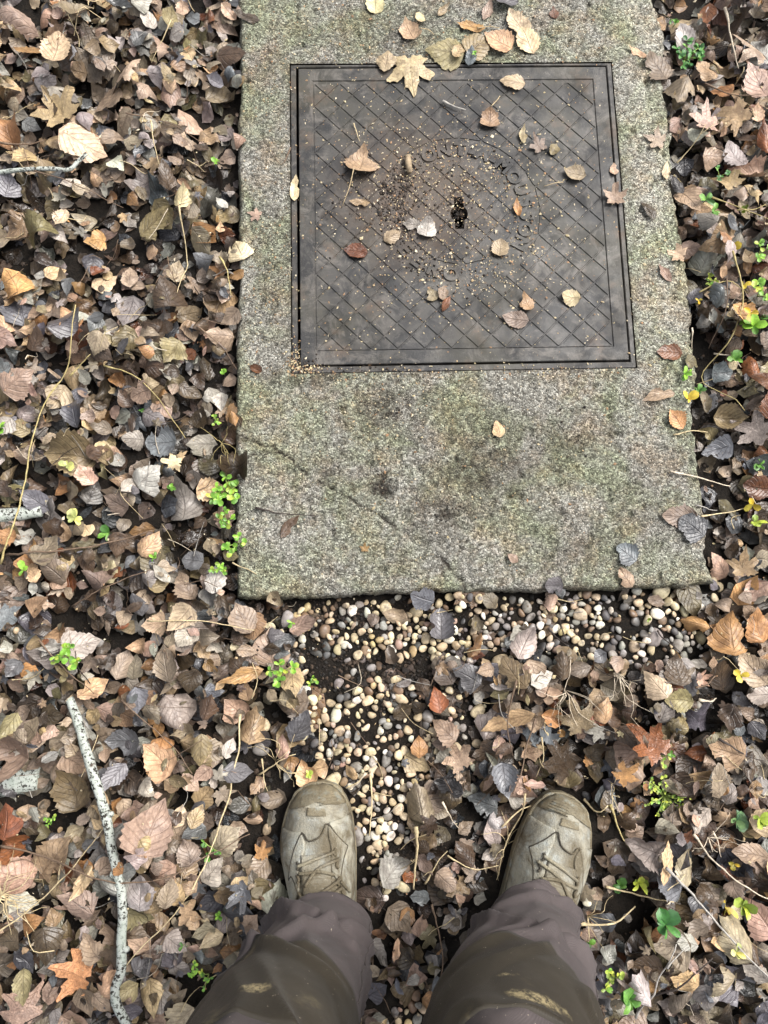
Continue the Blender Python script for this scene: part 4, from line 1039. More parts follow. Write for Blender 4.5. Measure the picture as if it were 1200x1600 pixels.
tag(obj('gravel', gravel.mesh('gravel'), MAT['pebble']), 'small rounded gravel in front of the slab', 'gravel', kind='stuff')

# ------------------------------------------------------------------ leaves lying on the slab and the cover
def chip_leaf(px, py, lp, ang, kind, col, label, stalk=None, flat=False, wet=None, lift=0.0):
    L = lp / 800.0
    sg = rng.choice([-1, 1]); W = L * {'heart': .95, 'oval': .66, 'diamond': .75, 'round': .95, 'narrow': .38, 'lobed': 1.0}[kind]
    k = .3 if flat else 1.0
    V, F, uv = leaf_shape(kind, L, W, 19 if kind != 'lobed' else 20, 9, sg * .13 * k, rng.normal(.1, .16) * k, rng.normal(.15, .2) * k, .02 * k)
    o = leaf_thing(px, py, V, F, uv, col, kind, L, math.radians(-ang + 180), .04 * k, .15, lift, 0.0, wet=wet)
    tag(o, label, 'leaf', 'leaves lying on the slab and cover')
    if stalk:
        b = G(*stalk[0], .003); e = G(*stalk[1], .003); b[2] = HF.at(b[0], b[1]) + .001; e[2] = HF.at(e[0], e[1]) + .002
        m = (b + e) / 2; m[2] += .004; m[0] += .003
        V, F, uv = tube(smooth_path([b, m, e], 10) - np.array(o.location), np.linspace(.0011, .0007, 10), 5)
        obj('stalk', mesh_np('stalk', V, F, col=np.tile([.42, .33, .2, 1], (len(V), 1))), MAT['twig'], o)
    return o
ON = [(640, 104, 84, 265, 'lobed', 'tan', 'tan five-lobed maple leaf across the top edge of the cover', ((632, 122), (632, 140))),
      (604, 98, 40, 100, 'diamond', 'cream', 'pale leaf tucked beside the maple leaf on the cover edge', None),
      (692, 84, 56, 10, 'heart', 'olive', 'mottled leaf on concrete just above the cover edge', None),
      (716, 86, 30, 120, 'oval', 'tan', 'small tan leaf touching the mottled leaf above the cover', None),
      (638, 48, 36, 70, 'heart', 'tan', 'tan leaf with yellow stalk above the maple leaf', ((655, 50), (678, 54))),
      (656, 31, 24, 90, 'oval', 'cream', 'small pale oval leaf above the tan one', None),
      (692, 17, 30, 130, 'narrow', 'tan', 'narrow tan leaf near the top edge, above the cover', None),
      (586, 9, 32, 90, 'round', 'cream', 'round cream leaf alone at the top of the slab', None),
      (735, 43, 46, 15, 'narrow', 'orange', 'narrow curled orange-tan leaf above the cover', ((745, 46), (780, 44))),
      (748, 72, 48, 140, 'heart', 'olive', 'olive leaf in the heap of leaves above the cover', None),
      (776, 66, 46, 30, 'heart', 'tan', 'yellowish-tan leaf in the heap above the cover', None),
      (735, 94, 26, 100, 'oval', 'slate', 'small grey leaf under the heap on the surround', None),
      (808, 38, 52, 60, 'oval', 'cream', 'pale folded leaf at the right of the heap above cover', None),
      (822, 66, 50, 70, 'diamond', 'cream', 'second pale leaf lying below the folded one', None),
      (762, 18, 40, 110, 'narrow', 'taupe', 'curled taupe leaf at the top edge of the photograph', None),
      (788, 4, 44, 10, 'oval', 'slate', 'blue-grey wet leaf cut off by the top edge', None),
      (865, 22, 22, 80, 'oval', 'russet', 'small reddish leaf on concrete, upper right', None),
      (385, 28, 44, 20, 'narrow', 'dark brown', 'dark shrivelled leaf at the upper left of the slab', None),
      (801, 130, 40, 10, 'oval', 'cream', 'cream oval leaf on the top right of the cover', None),
      (765, 188, 32, 95, 'round', 'tan', 'golden round leaf with long stalk on the cover', ((766, 172), (781, 150))),
      (566, 252, 48, 100, 'heart', 'tan', 'brown heart-shaped leaf with long straw stalk on the cover', ((553, 272), (535, 322))),
      (562, 318, 32, 10, 'narrow', 'tan', 'narrow tan leaf below the heart-shaped one on the cover', None),
      (897, 273, 36, 15, 'diamond', 'cream', 'cream square-ish leaf with stalk on the right of the cover', ((880, 284), (850, 291))),
      (959, 266, 20, 90, 'oval', 'pinkish', 'tiny pink leaf on the right rim of the cover', None),
      (960, 314, 42, 90, 'lobed', 'pinkish', 'ragged pinkish leaf over the right gap of the cover', None),
      (817, 212, 32, 95, 'narrow', 'cream', 'upright sliver of pale leaf on the cover', None),
      (843, 232, 34, 60, 'lobed', 'taupe', 'crumpled grey-brown leaf right of the pale sliver', None),
      (866, 235, 22, 120, 'diamond', 'olive', 'little olive leaf beside the crumpled one', None),
      (808, 326, 30, 85, 'narrow', 'orange', 'orange-brown sliver standing right of the keyhole', None),
      (613, 370, 30, 150, 'diamond', 'cream', 'whitish leaf at the left edge of the dirt on cover', None),
      (645, 352, 30, 10, 'oval', 'grey', 'grey curled leaf, left one of a pair under the dirt', None),
      (667, 359, 30, 100, 'round', 'grey', 'grey rounded leaf, right one of a pair under the dirt', None),
      (781, 388, 28, 100, 'round', 'cream', 'pale round leaf below right of the keyhole', None),
      (675, 462, 20, 60, 'round', 'cream', 'small cream leaf at the bottom of the lettering', None),
      (692, 459, 24, 100, 'oval', 'pinkish', 'small brown leaf beside the cream one', None),
      (697, 476, 26, 120, 'narrow', 'russet', 'reddish withered leaf under the small brown one', None),
      (805, 500, 40, 10, 'oval', 'taupe', 'taupe oval leaf flat on the lower cover', None),
      (822, 474, 30, 70, 'diamond', 'tan', 'folded tan leaf standing on the lower cover', None),
      (891, 466, 28, 10, 'round', 'cream', 'cream leaf at the lower right of the cover', None),
      (556, 393, 36, 10, 'oval', 'russet', 'reddish-brown flattened leaf at the left of the cover', None),
      (461, 296, 40, 95, 'narrow', 'cream', 'pale strip of leaf stuck in the left gap', None),
      (403, 338, 26, 20, 'lobed', 'pinkish', 'tiny star-shaped pink leaf on the left of the slab', None),
      (400, 577, 20, 30, 'oval', 'russet', 'small russet leaf left of the cover corner', None),
      (778, 671, 26, 80, 'oval', 'tan', 'small spotted tan leaf on the concrete below the cover', None),
      (452, 822, 40, 130, 'narrow', 'dark brown', 'dark wet leaf flattened near the thin black twig', None),
      (570, 859, 16, 90, 'lobed', 'orange', 'tiny orange scrap on the lower slab', None),
      (801, 872, 18, 40, 'oval', 'pinkish', 'small pink leaf scrap on the lower slab', None),
      (978, 865, 34, 40, 'round', 'slate', 'purple-grey leaf pressed on the slab near its front', None),
      (975, 903, 32, 60, 'oval', 'pinkish', 'pinkish leaf at the front edge of the slab', None),
      (865, 915, 26, 0, 'round', 'slate', 'blue-grey leaf at the front edge of the slab', None),
      (1060, 808, 52, 5, 'oval', 'taupe', 'curled brown leaf near the slab front right corner', None),
      (1080, 824, 42, 40, 'round', 'slate', 'dark leaf partly under the curled brown one', None),
      (1045, 551, 38, 5, 'oval', 'russet', 'glossy red-brown leaf right of the cover corner', None),
      (1028, 618, 50, -12, 'narrow', 'cream', 'curled cream leaf on the right edge of the slab', None),
      (1056, 656, 34, 60, 'diamond', 'orange', 'orange-tan leaf at the right edge below the yellow weed', None),
      (995, 84, 34, 35, 'narrow', 'tan', 'narrow tan leaf at the upper right of the slab', None),
      (1027, 108, 50, 60, 'round', 'taupe', 'large grey-brown leaf hanging over the slab right edge', None),
      (1030, 222, 42, 20, 'lobed', 'taupe', 'shrivelled brown leaf right of the cover', None),
      (1040, 268, 32, 100, 'narrow', 'cream', 'yellowish sliver on the right of the slab', None),
      (1058, 290, 30, 50, 'oval', 'black', 'black wet leaf over the slab right edge', None),
      (1012, 330, 36, 60, 'narrow', 'dark brown', 'dark curled leaf on the pale concrete right of the cover', None),
      (1062, 400, 36, 20, 'lobed', 'cream', 'cream ragged leaf at the right edge of the slab', None),
      (1038, 428, 34, 60, 'narrow', 'pinkish', 'pinkish curled leaf below the cream ragged one', None),
      (660, 935, 34, 20, 'round', 'slate', 'grey round leaf at the front edge over the gravel', None)]
for q in ON: chip_leaf(*q[:7], stalk=q[7], lift=.001 if q[4] != 'lobed' else .002, flat=q[5] in ('slate',) or 'flat' in q[6])

# ------------------------------------------------------------------ weeds
def weed_leaflet(L, W, notch=0):
    nu, nv = 7, 5; t = np.linspace(0, 1, nu); pr = t ** .7 * (1 - t) ** .45; pr /= pr.max()
    v = np.linspace(-1, 1, nv); tt, vv = np.meshgrid(t, v, indexing='ij')
    x = tt * L; y = vv * W / 2 * pr[:, None]; z = .25 * np.abs(y) + .10 * L * np.sin(tt * 2.6)
    if notch: x = x - notch * L * .14 * (1 - np.abs(vv)) * (tt > .95)
    idx = np.arange(nu * nv).reshape(nu, nv)
    return np.stack([x, y, z], -1).reshape(-1, 3), np.stack([idx[:-1, :-1], idx[1:, :-1], idx[1:, 1:], idx[:-1, 1:]], -1).reshape(-1, 4)
GREENS = {'bright': (.16, .36, .05), 'lime': (.30, .42, .07), 'mid': (.09, .23, .045), 'dark': (.045, .165, .04), 'yellow': (.50, .42, .06), 'pale': (.50, .55, .20), 'grey': (.13, .26, .13)}
leaf_mesh = {}
for g_, c in GREENS.items():
    for k in range(3):
        V, F = weed_leaflet(1, (.62, .8, .5)[k], k == 1); cc = np.array(c) * (.62, .95, 1.2)[k] * np.array([(1, 1, 1), (1.1, 1, .9), (1.25, 1.02, .8)][k])
        me = mesh_np('leaflet', V, [F], col=np.broadcast_to(np.r_[cc, 1], (len(V), 4))); me.materials.append(MAT['plant']); leaf_mesh[(g_, k)] = me
WEED = [(1120, 430, 30, 10, 'lime', 'bush', 'lime sprig on the tendril right of the slab'), (1178, 405, 34, 12, 'bright', 'bush', 'leafy green sprig right of the yellow leaf'), (1150, 560, 26, 6, 'mid', 'rosette', 'green leaflets below the bright divided leaf'), (1168, 440, 24, 3, 'yellow', 'rosette', 'little yellow leaflets between the two yellow leaves'), (1128, 270, 26, 8, 'dark', 'bush', 'dark green sprig in the litter right of the cover'), (160, 828, 30, 4, 'mid', 'rosette', 'four-leaved green seedling in the left litter'), (107, 806, 28, 6, 'pale', 'rosette', 'pale yellow-green seedling left of the four-leaved one'), (115, 732, 24, 4, 'pale', 'rosette', 'pale wilted seedling below the yellow vine'),
        (12, 678, 22, 6, 'bright', 'rosette', 'bright seedling at the left edge of the photograph'), (354, 768, 54, 34, 'bright', 'bush', 'largest bright green weed tuft at the left slab edge'), (350, 813, 32, 14, 'bright', 'bush', 'small green weed under the largest tuft at the slab edge'),
        (371, 849, 36, 14, 'bright', 'bush', 'star-like green weed touching the slab left edge'), (349, 889, 28, 14, 'bright', 'bush', 'lowest green weed at the left slab edge'), (116, 1024, 42, 22, 'bright', 'bush', 'ferny green seedling above the speckled branch'),
        (243, 872, 16, 4, 'bright', 'rosette', 'tiny seedling between twigs left of the slab'), (335, 243, 20, 5, 'bright', 'rosette', 'tiny bright seedling beside the slab, upper left'), (68, 1287, 20, 8, 'bright', 'bush', 'small feathery seedling left of the branch'),
        (330, 1326, 26, 9, 'mid', 'bush', 'little green weed left of the left boot'), (337, 1441, 16, 5, 'bright', 'rosette', 'green seedling left of the trouser hem'), (287, 1476, 14, 3, 'mid', 'rosette', 'two-leaved seedling above the knee weeds'),
        (304, 1509, 26, 9, 'bright', 'bush', 'upper green weed beside the left knee'), (320, 1535, 24, 9, 'bright', 'bush', 'lower green weed beside the left knee'), (42, 892, 24, 3, 'bright', 'rosette', 'sparse round-leaved seedling on the yellow vine'),
        (345, 575, 14, 5, 'bright', 'rosette', 'tiny green seedling near the slab, middle left'), (340, 662, 18, 8, 'lime', 'bush', 'yellow-green sprout at the slab left edge'), (220, 640, 12, 4, 'mid', 'rosette', 'dark tiny seedling in the wet leaves'), (275, 764, 14, 5, 'bright', 'rosette', 'single small seedling left of the weed tuft'),
        (455, 973, 16, 3, 'bright', 'rosette', 'two-leaved seedling in the soil at the slab corner'), (442, 1050, 38, 14, 'bright', 'bush', 'green weed on the bare soil left of the gravel'), (489, 1065, 22, 8, 'bright', 'bush', 'thin hanging weed at the gravel edge'), (481, 1215, 12, 6, 'lime', 'rosette', "tiny star-like seedling at the left boot's toe"), (740, 95, 10, 4, 'bright', 'rosette', 'tiny green sprout in the top gap of the cover'),
        (1075, 84, 56, 34, 'dark', 'bush', 'dark green round-leaved weed at the upper right slab edge'), (1056, 33, 16, 4, 'mid', 'rosette', 'small green leaf above the dark weed'), (1058, 10, 14, 3, 'mid', 'rosette', 'small green leaf at the top edge right of slab'), (1132, 5, 24, 4, 'dark', 'rosette', 'dark green leaves at the top edge, far right'),
        (1098, 318, 30, 5, 'mid', 'rosette', 'green lobed leaf pair right of the slab'), (1104, 345, 26, 4, 'mid', 'rosette', 'lower green leaf below the green pair'), (1127, 370, 28, 6, 'mid', 'rosette', 'round green leaves above the yellow leaf'), (1143, 390, 34, 4, 'yellow', 'rosette', 'bright yellow weed leaf right of the slab'), (1168, 322, 18, 5, 'lime', 'rosette', 'lime sprout on the yellowing vine'),
        (1087, 475, 20, 3, 'yellow', 'rosette', 'small yellow leaf at the slab edge, middle right'), (1160, 500, 38, 4, 'yellow', 'rosette', 'yellow three-part leaf on the right vine'), (1160, 524, 36, 8, 'bright', 'rosette', 'bright green divided leaf under the yellow one'), (1185, 462, 46, 14, 'bright', 'bush', 'leafy green vine tip at the right edge'), (1196, 505, 28, 6, 'mid', 'rosette', 'green leaf cut by the right edge'),
        (1068, 586, 26, 6, 'bright', 'rosette', 'green leaf on the slab right edge'), (1072, 625, 38, 8, 'yellow', 'rosette', 'yellow lobed weed leaf lying on the slab edge'), (1100, 604, 20, 6, 'mid', 'rosette', 'small green leaf between the yellow leaf and the vine'), (1192, 724, 24, 6, 'mid', 'rosette', 'green seedling by the pale grey leaf at right'),
        (1186, 786, 30, 5, 'yellow', 'rosette', 'upper yellow star-shaped seedling at right'), (1182, 815, 30, 6, 'lime', 'rosette', 'lower yellow-green star-shaped seedling at right'), (1022, 1178, 24, 8, 'bright', 'bush', 'small bright clover above the feathery weed'), (1045, 1248, 74, 60, 'lime', 'bush', 'bright feathery yellow-green weed right of the right boot'),
        (1155, 1285, 30, 7, 'grey', 'rosette', 'blue-green clover at the right'), (1182, 1277, 36, 6, 'lime', 'rosette', 'yellow-green clover touching the blue-green one'), (1003, 1385, 28, 7, 'lime', 'rosette', 'light green leaf beside the grey leaf, right of boot'), (978, 1392, 22, 6, 'mid', 'rosette', 'darker green leaf beside the light one'),
        (1024, 1430, 40, 7, 'dark', 'rosette', 'dark green clover leaves in the lower right litter'), (1138, 1420, 48, 7, 'yellow', 'rosette', 'bright yellow clover leaves in the lower right'), (1155, 1412, 34, 6, 'lime', 'rosette', 'green clover leaf behind the yellow ones'), (1134, 1474, 22, 4, 'pale', 'rosette', 'pale yellow leaf below the clover'), (1150, 1352, 26, 4, 'yellow', 'rosette', 'small yellow leaves on the straw stem'),
        (948, 1520, 36, 10, 'lime', 'bush', 'yellow-green weed beside the right knee'), (974, 1548, 34, 7, 'mid', 'rosette', 'green clover below the weed at the right knee'), (922, 1478, 20, 4, 'mid', 'rosette', 'green leaf just right of the trouser leg'), (1020, 968, 10, 3, 'lime', 'rosette', 'tiny sprout on the right gravel'), (1150, 1055, 22, 3, 'yellow', 'rosette', 'yellow leaf at the right of the gravel')]
for (px, py, sp_, n, g_, form, lab) in WEED:
    x, y, _ = G(px, py, 0.0); z = float(HF.at(np.array([x]), np.array([y]))[0])
    r = sp_ / 830 / 2
    root = empty('weed', (x, y, z - .004)); tag(root, lab, 'weed', 'small green weeds')
    if g_ == 'yellow': n = min(n, 3)
    if form == 'rosette':
        V, F, uv = tube([(0, 0, -.004), (.001, 0, .004), (0, .001, .009)], [.001, .0009, .0007], 5)
        obj('stem', mesh_np('stem', V, F, col=np.tile([.25, .33, .10, 1], (len(V), 1))), MAT['twig'], root)
        for k in range(n):
            a = 2 * PI * k / n + rng.normal(0, .45); o = obj('leaflet', leaf_mesh[(g_, int(rng.integers(3)))], None, root)
            s = r * rng.uniform(.55, 1.25); o.scale = (s, s * rng.uniform(.75, 1.35), s * rng.uniform(.5, 1.8)); o.location = (0, 0, .008 + .002 * rng.random()); o.rotation_euler = (rng.normal(0, .4), -rng.uniform(-.1, .8), a)
    else:
        n = int(n * (1.5 if n < 50 else 2.2)); ns = max(3, n // 5); k = 0; per = n / ns
        for q in range(ns):
            a = 2 * PI * q / ns + rng.uniform(-.5, .5); rr = r * rng.uniform(.35, .95); hgt = rng.uniform(.008, .024)
            e = np.array([rr * math.cos(a), rr * math.sin(a), hgt]); path = smooth_path([(0, 0, 0), e * np.array([.45, .45, .8]), e], 7)
            V, F, uv = tube(path, np.linspace(.0011, .0006, 7), 5)
            obj('stem', mesh_np('stem', V, F, col=np.tile([.28, .36, .10, 1], (len(V), 1))), MAT['twig'], root)
            for c_ in range(int(per) + 1):
                o = obj('leaflet', leaf_mesh[(g_ if rng.random() < .8 else {'bright': 'lime', 'dark': 'mid', 'lime': 'bright'}.get(g_, g_), int(rng.integers(3)))], None, root)
                u = path[-1 - (0 if c_ < 3 else int(rng.integers(0, 4)))]; s = float(np.clip(r * .48, .0052 if n > 80 else .0062, .0060 if n > 80 else .0115)) * rng.uniform(.75, 1.2)
                o.scale = (s, s, s); o.location = u; o.rotation_euler = (rng.normal(0, .2), -rng.uniform(0, .5), rng.uniform(0, 6.28))

# ------------------------------------------------------------------ twigs, vines, branch
def lay(pts_px, n, lift=.002, wig=.0015, z0=-.005):
    P = np.array([G(a, b, z0)[:2] for a, b in pts_px]); Q = smooth_path(P, n)
    Q = Q + np.c_[np.convolve(rng.normal(0, wig, n), np.ones(3) / 3, 'same'), np.convolve(rng.normal(0, wig, n), np.ones(3) / 3, 'same')]
    z = HF.at(Q[:, 0], Q[:, 1]); k = max(3, n // 5); zp = np.pad(z, k, 'edge')
    z2 = np.array([np.quantile(zp[i:i + 2 * k + 1], .7) for i in range(n)]); z2 = np.convolve(np.pad(z2, 2, 'edge'), np.ones(5) / 5, 'valid')
    return np.c_[Q, z2 + lift]
TW = {'straw': (.52, .42, .25), 'brown': (.16, .11, .075), 'pale': (.55, .47, .36), 'dark': (.045, .035, .03), 'vine': (.38, .31, .14), 'grey': (.32, .30, .27)}
TWIGS = [([(0, 880), (20, 840), (45, 760), (60, 680), (85, 620), (112, 590), (130, 545), (138, 500)], 2.0, 'vine', 'vine', 'yellow dead vine stem running up the left litter'),
         ([(112, 590), (128, 576), (150, 565)], 1.8, 'vine', 'vine', 'short yellow side shoot of the dead vine'), ([(168, 576), (205, 590), (232, 607), (262, 645), (286, 680)], 1.5, 'vine', 'vine', 'yellowish vine stem arching towards the slab'),
         ([(0, 865), (60, 868), (140, 857), (240, 830)], 1.8, 'brown', 'twig', 'brown twig under the four-leaved seedling'), ([(110, 946), (180, 915), (242, 890)], 1.3, 'brown', 'twig', 'thin brown twig slanting left of the slab corner'),
         ([(235, 970), (330, 972), (400, 985)], 1.1, 'straw', 'stem', 'pale straw stem at the slab front left corner'), ([(205, 1090), (255, 1140), (310, 1202)], 1.1, 'brown', 'twig', 'fine dark twig right of the speckled branch'),
         ([(375, 1115), (372, 1180), (345, 1290), (300, 1390), (200, 1500)], 1.4, 'straw', 'stem', 'long pale straw stem left of the left boot'), ([(0, 1322), (100, 1340), (190, 1360), (270, 1355), (340, 1325), (392, 1300)], 1.6, 'brown', 'twig', 'brown twig crossing over the speckled branch'),
         ([(75, 1000), (110, 1040), (150, 1085)], 1.2, 'brown', 'twig', 'fine twig at the top of the speckled branch'), ([(0, 1455), (60, 1410), (120, 1350), (180, 1280)], 1.2, 'straw', 'stem', 'straw stem reaching from the grass tuft to branch'),
         ([(0, 225), (40, 226), (70, 220)], 1.6, 'brown', 'twig', 'short brown twig above the lichen twig'), ([(60, 275), (110, 295), (190, 320)], 1.1, 'brown', 'twig', 'dark twig below the lichen twig'), ([(238, 195), (248, 240), (258, 275)], 1.1, 'straw', 'stem', 'thin straw stem in the upper left litter'),
         ([(200, 185), (260, 200), (320, 225)], 1.0, 'brown', 'twig', 'fine twig across the upper left litter'), ([(157, 0), (155, 30), (160, 60)], 1.0, 'straw', 'stem', 'thin stem at the top edge, left'), ([(270, 40), (250, 70), (235, 95)], 1.0, 'straw', 'stem', 'thin slanted stem near the top edge, left'),
         ([(288, 340), (290, 400), (284, 470)], 1.2, 'straw', 'stem', 'upright straw stem left of the cover'), ([(345, 405), (358, 430), (364, 470)], 1.4, 'vine', 'stem', 'yellow stem along the slab left edge'), ([(310, 515), (345, 540), (370, 575)], 1.0, 'brown', 'twig', 'fine twig reaching the slab left edge'),
         ([(400, 795), (440, 803), (498, 808)], 1.3, 'dark', 'twig', 'thin black twig on the concrete, lower left'), ([(365, 880), (385, 890), (402, 898)], 1.0, 'straw', 'stem', 'short stem at the slab corner, lower left'), ([(455, 235), (440, 262), (425, 240)], .9, 'brown', 'twig', 'wispy twig beside the cover left edge'),
         ([(1122, 28), (1136, 70), (1146, 92), (1152, 112)], 2.0, 'pale', 'stick', 'pale bare stick in the upper right litter'), ([(1098, 135), (1140, 158), (1180, 160)], 1.3, 'brown', 'twig', 'brown twig in the upper right litter'), ([(1030, 0), (1036, 18), (1042, 30)], 1.3, 'brown', 'twig', 'short twig at the top edge right of the slab'),
         ([(1060, 250), (1080, 232), (1090, 215)], 1.0, 'straw', 'stem', 'fine stem from the slab right edge'), ([(1110, 308), (1150, 325), (1200, 358)], 1.6, 'vine', 'vine', 'yellow-green vine running off the right edge'), ([(1150, 330), (1180, 325), (1200, 315)], 1.3, 'vine', 'vine', 'upper fork of the vine at right edge'),
         ([(1130, 408), (1143, 450), (1145, 490), (1127, 545), (1104, 580), (1110, 600), (1140, 625), (1156, 645)], 1.8, 'vine', 'vine', 'yellow vine looping beside the slab right edge'), ([(1085, 465), (1115, 450), (1140, 442), (1170, 460)], 1.5, 'vine', 'vine', 'yellow vine tendril crossing towards the slab'),
         ([(1120, 450), (1118, 500), (1108, 545)], 1.2, 'brown', 'twig', 'brown vine stem inside the yellow loop'), ([(1078, 515), (1086, 545), (1092, 555)], 1.1, 'pale', 'stem', 'short pale stem near the slab edge, right'), ([(1120, 548), (1145, 558), (1160, 572)], 1.2, 'pale', 'stem', 'pinkish stem under the yellow vine'),
         ([(1045, 738), (1095, 748), (1150, 756)], 1.4, 'pale', 'stem', 'pale dry stem on the slab right edge'), ([(1090, 810), (1130, 802), (1175, 790)], 1.2, 'straw', 'stem', 'straw stem leading to the yellow seedlings'), ([(1050, 680), (1080, 676), (1105, 676)], 1.0, 'straw', 'stem', 'short straw below the orange leaf at right edge'), ([(1084, 790), (1110, 796), (1128, 794)], 1.0, 'grey', 'stem', 'short grey stem on the slab corner'),
         ([(800, 1060), (790, 1120), (800, 1180)], 1.5, 'brown', 'twig', 'upright brown twig ahead of the right boot'), ([(830, 1120), (815, 1170), (790, 1230)], 1.4, 'brown', 'twig', 'dark slanting twig ahead of the right boot'), ([(845, 1150), (846, 1190), (838, 1215)], 1.0, 'straw', 'stem', 'thin straw stem ahead of the right boot'),
         ([(786, 1295), (800, 1280), (820, 1268), (868, 1255)], 1.3, 'straw', 'stem', "straw stem at the right boot's inner toe"), ([(820, 1240), (816, 1280), (790, 1330), (778, 1380)], 1.3, 'straw', 'stem', "bent straw beside the right boot's inner side"), ([(650, 1290), (652, 1330), (647, 1395)], 2.3, 'straw', 'straw', 'thick straw between the boots'),
         ([(572, 1210), (560, 1225), (545, 1238)], 1.7, 'pale', 'straw', "short straw right of the left boot's toe"), ([(578, 1215), (580, 1260), (577, 1310)], 1.3, 'straw', 'straw', 'upright straw on the gravel beside left boot'), ([(665, 1385), (685, 1350), (700, 1335)], 1.2, 'straw', 'straw', 'slanting straw between the boots'), ([(700, 1340), (740, 1360), (780, 1355)], 1.0, 'straw', 'straw', 'pale straw left of the right trouser hem'),
         ([(690, 1250), (705, 1280), (720, 1300)], 1.2, 'pale', 'stem', 'pale bent stem ahead of the right trouser leg'), ([(675, 1420), (690, 1480), (688, 1530)], 1.4, 'brown', 'twig', 'dark twig between the trouser legs'), ([(1070, 1296), (1130, 1360), (1165, 1385), (1200, 1402)], 1.6, 'pale', 'stem', 'long pale stem in the lower right litter'),
         ([(1025, 1345), (1080, 1400), (1130, 1458), (1192, 1525)], 2.0, 'grey', 'stick', 'long grey stick slanting down in the lower right'), ([(1000, 1600), (1012, 1540), (1022, 1490), (1032, 1452)], 1.6, 'grey', 'stick', 'upright grey stick at the bottom right'), ([(1022, 1490), (1036, 1470), (1050, 1458)], 1.2, 'grey', 'twig', 'fork of the upright grey stick'),
         ([(1010, 1560), (1050, 1525), (1095, 1480)], 1.8, 'dark', 'stick', 'dark stick at the bottom right'), ([(950, 1388), (985, 1400), (1045, 1403)], 1.6, 'straw', 'straw', 'yellowish straw below the light green leaf'), ([(905, 1450), (960, 1440), (1000, 1425)], 2.0, 'straw', 'straw', 'frayed straw right of the right trouser hem'), ([(955, 1258), (968, 1290), (980, 1318)], 1.8, 'vine', 'straw', "yellow straw right of the right boot's toe"),
         ([(920, 1255), (935, 1270), (948, 1258)], 1.5, 'straw', 'straw', "kinked straw touching the right boot's toe"), ([(1115, 1300), (1125, 1325), (1130, 1340)], 1.1, 'pale', 'stem', 'short pale stem near the clover'), ([(1082, 1092), (1105, 1094), (1125, 1093)], 1.8, 'pale', 'straw', 'pale splinter in the right litter'), ([(1080, 1075), (1095, 1068), (1108, 1056)], 1.6, 'brown', 'twig', 'reddish twig on the right gravel'),
         ([(1110, 1150), (1150, 1175), (1195, 1190)], 1.5, 'dark', 'twig', 'dark twig at the right edge of the litter'), ([(862, 980), (875, 998), (886, 1010)], 1.6, 'dark', 'twig', 'short dark twig on the gravel by the slab'), ([(1033, 985), (1045, 1005), (1053, 1020)], 1.3, 'dark', 'twig', 'short twig on the right gravel'), ([(690, 163), (708, 171), (727, 177)], 2.0, 'grey', 'twig', 'small lichened twig on the upper cover'),
         ([(553, 197), (558, 212), (563, 226)], .8, 'straw', 'stem', 'fine straw above the heart-shaped leaf on cover'), ([(540, 1235), (553, 1228), (573, 1208)], .9, 'straw', 'stem', 'thin bent straw at the gravel by the boot'), ([(400, 1215), (440, 1190), (462, 1180)], 1.2, 'straw', 'straw', "straw above the left boot's toe"), ([(405, 1190), (408, 1225), (415, 1240)], 1.1, 'straw', 'straw', "upright straw left of the left boot's toe")]
for pts, rp, c, kind_, lab in TWIGS:
    n = max(8, int(sum(math.hypot(a[0] - b[0], a[1] - b[1]) for a, b in zip(pts[:-1], pts[1:])) / 9))
    P = lay(pts, n, rp / 850 + .0015); base = P[0].copy()
    V, F, uv = tube(P - base, np.linspace(1.15, .6, n) * rp / (1400 if kind_ == 'vine' else 1100) * (1 + .5 * (vnoise(np.arange(n) * .45, np.zeros(n), 3) > .72)), 6, wob=.35)
    o = obj({'vine': 'vine', 'twig': 'twig', 'stem': 'dry_straw', 'stick': 'stick', 'straw': 'straw'}[kind_], mesh_np('twig', V, F, col=np.tile(np.r_[np.array(TW[c]) * rng.uniform(.85, 1.15), 1], (len(V), 1))), MAT['twig'])
    o.location = base; tag(o, lab, kind_, 'thin stems and twigs')

# the speckled branch, broken at a knot
def branch(name, pts, r0, r1, lab, cat, sides=14, lift=None):
    n = max(14, int(sum(math.hypot(a[0] - b[0], a[1] - b[1]) for a, b in zip(pts[:-1], pts[1:])) / 7))
    rr = np.linspace(r0, r1, n) * (1 + .09 * (vnoise(np.linspace(0, n / 3.5, n), np.zeros(n), 4) - .5) * 2)
    P = lay(pts, n, r0 * .55 if lift is None else lift, .0004, -.005); P[:, 2] = np.convolve(np.pad(P[:, 2], 8, 'edge'), np.ones(17) / 17, 'valid'); base = P[n // 2].copy()
    V, F, uv = tube(P - base, rr, sides, wob=.10)
    o = obj(name, mesh_np(name, V, F), MAT['bark']); o.location = base; tag(o, lab, cat); return o, P, rr
b1, P1, r1_ = branch('fallen_branch', [(106, 1092), (120, 1122), (138, 1160), (160, 1205), (173, 1235), (184, 1268), (192, 1310), (203, 1360), (206, 1400), (203, 1450), (201, 1500), (192, 1525), (192, 1548), (205, 1580), (225, 1625)],   .0080, .0070, 'white lichen-speckled branch lying in the lower left litter', 'branch')
base = np.array(b1.location)
for i, s in ((len(P1) // 3 + 2, 1), (int(len(P1) * .52), -1), (int(len(P1) * .72), 1)):
    d = np.array([s * .012, .004, .004]); V, F, uv = tube([P1[i] - base, P1[i] + d * .7 - base, P1[i] + d - base], [.006, .005, .0035], 8)
    obj('knot', mesh_np('knot', V, F), MAT['bark'], b1)
k0 = P1[0] - base; V, F, uv = tube([k0 + np.array([-.0006, .0006, 0]), k0], [.0085, .0088], 12)
obj('broken_end', mesh_np('broken_end', V, F, col=np.tile([.35, .27, .18, 1], (len(V), 1))), MAT['wood'], b1)
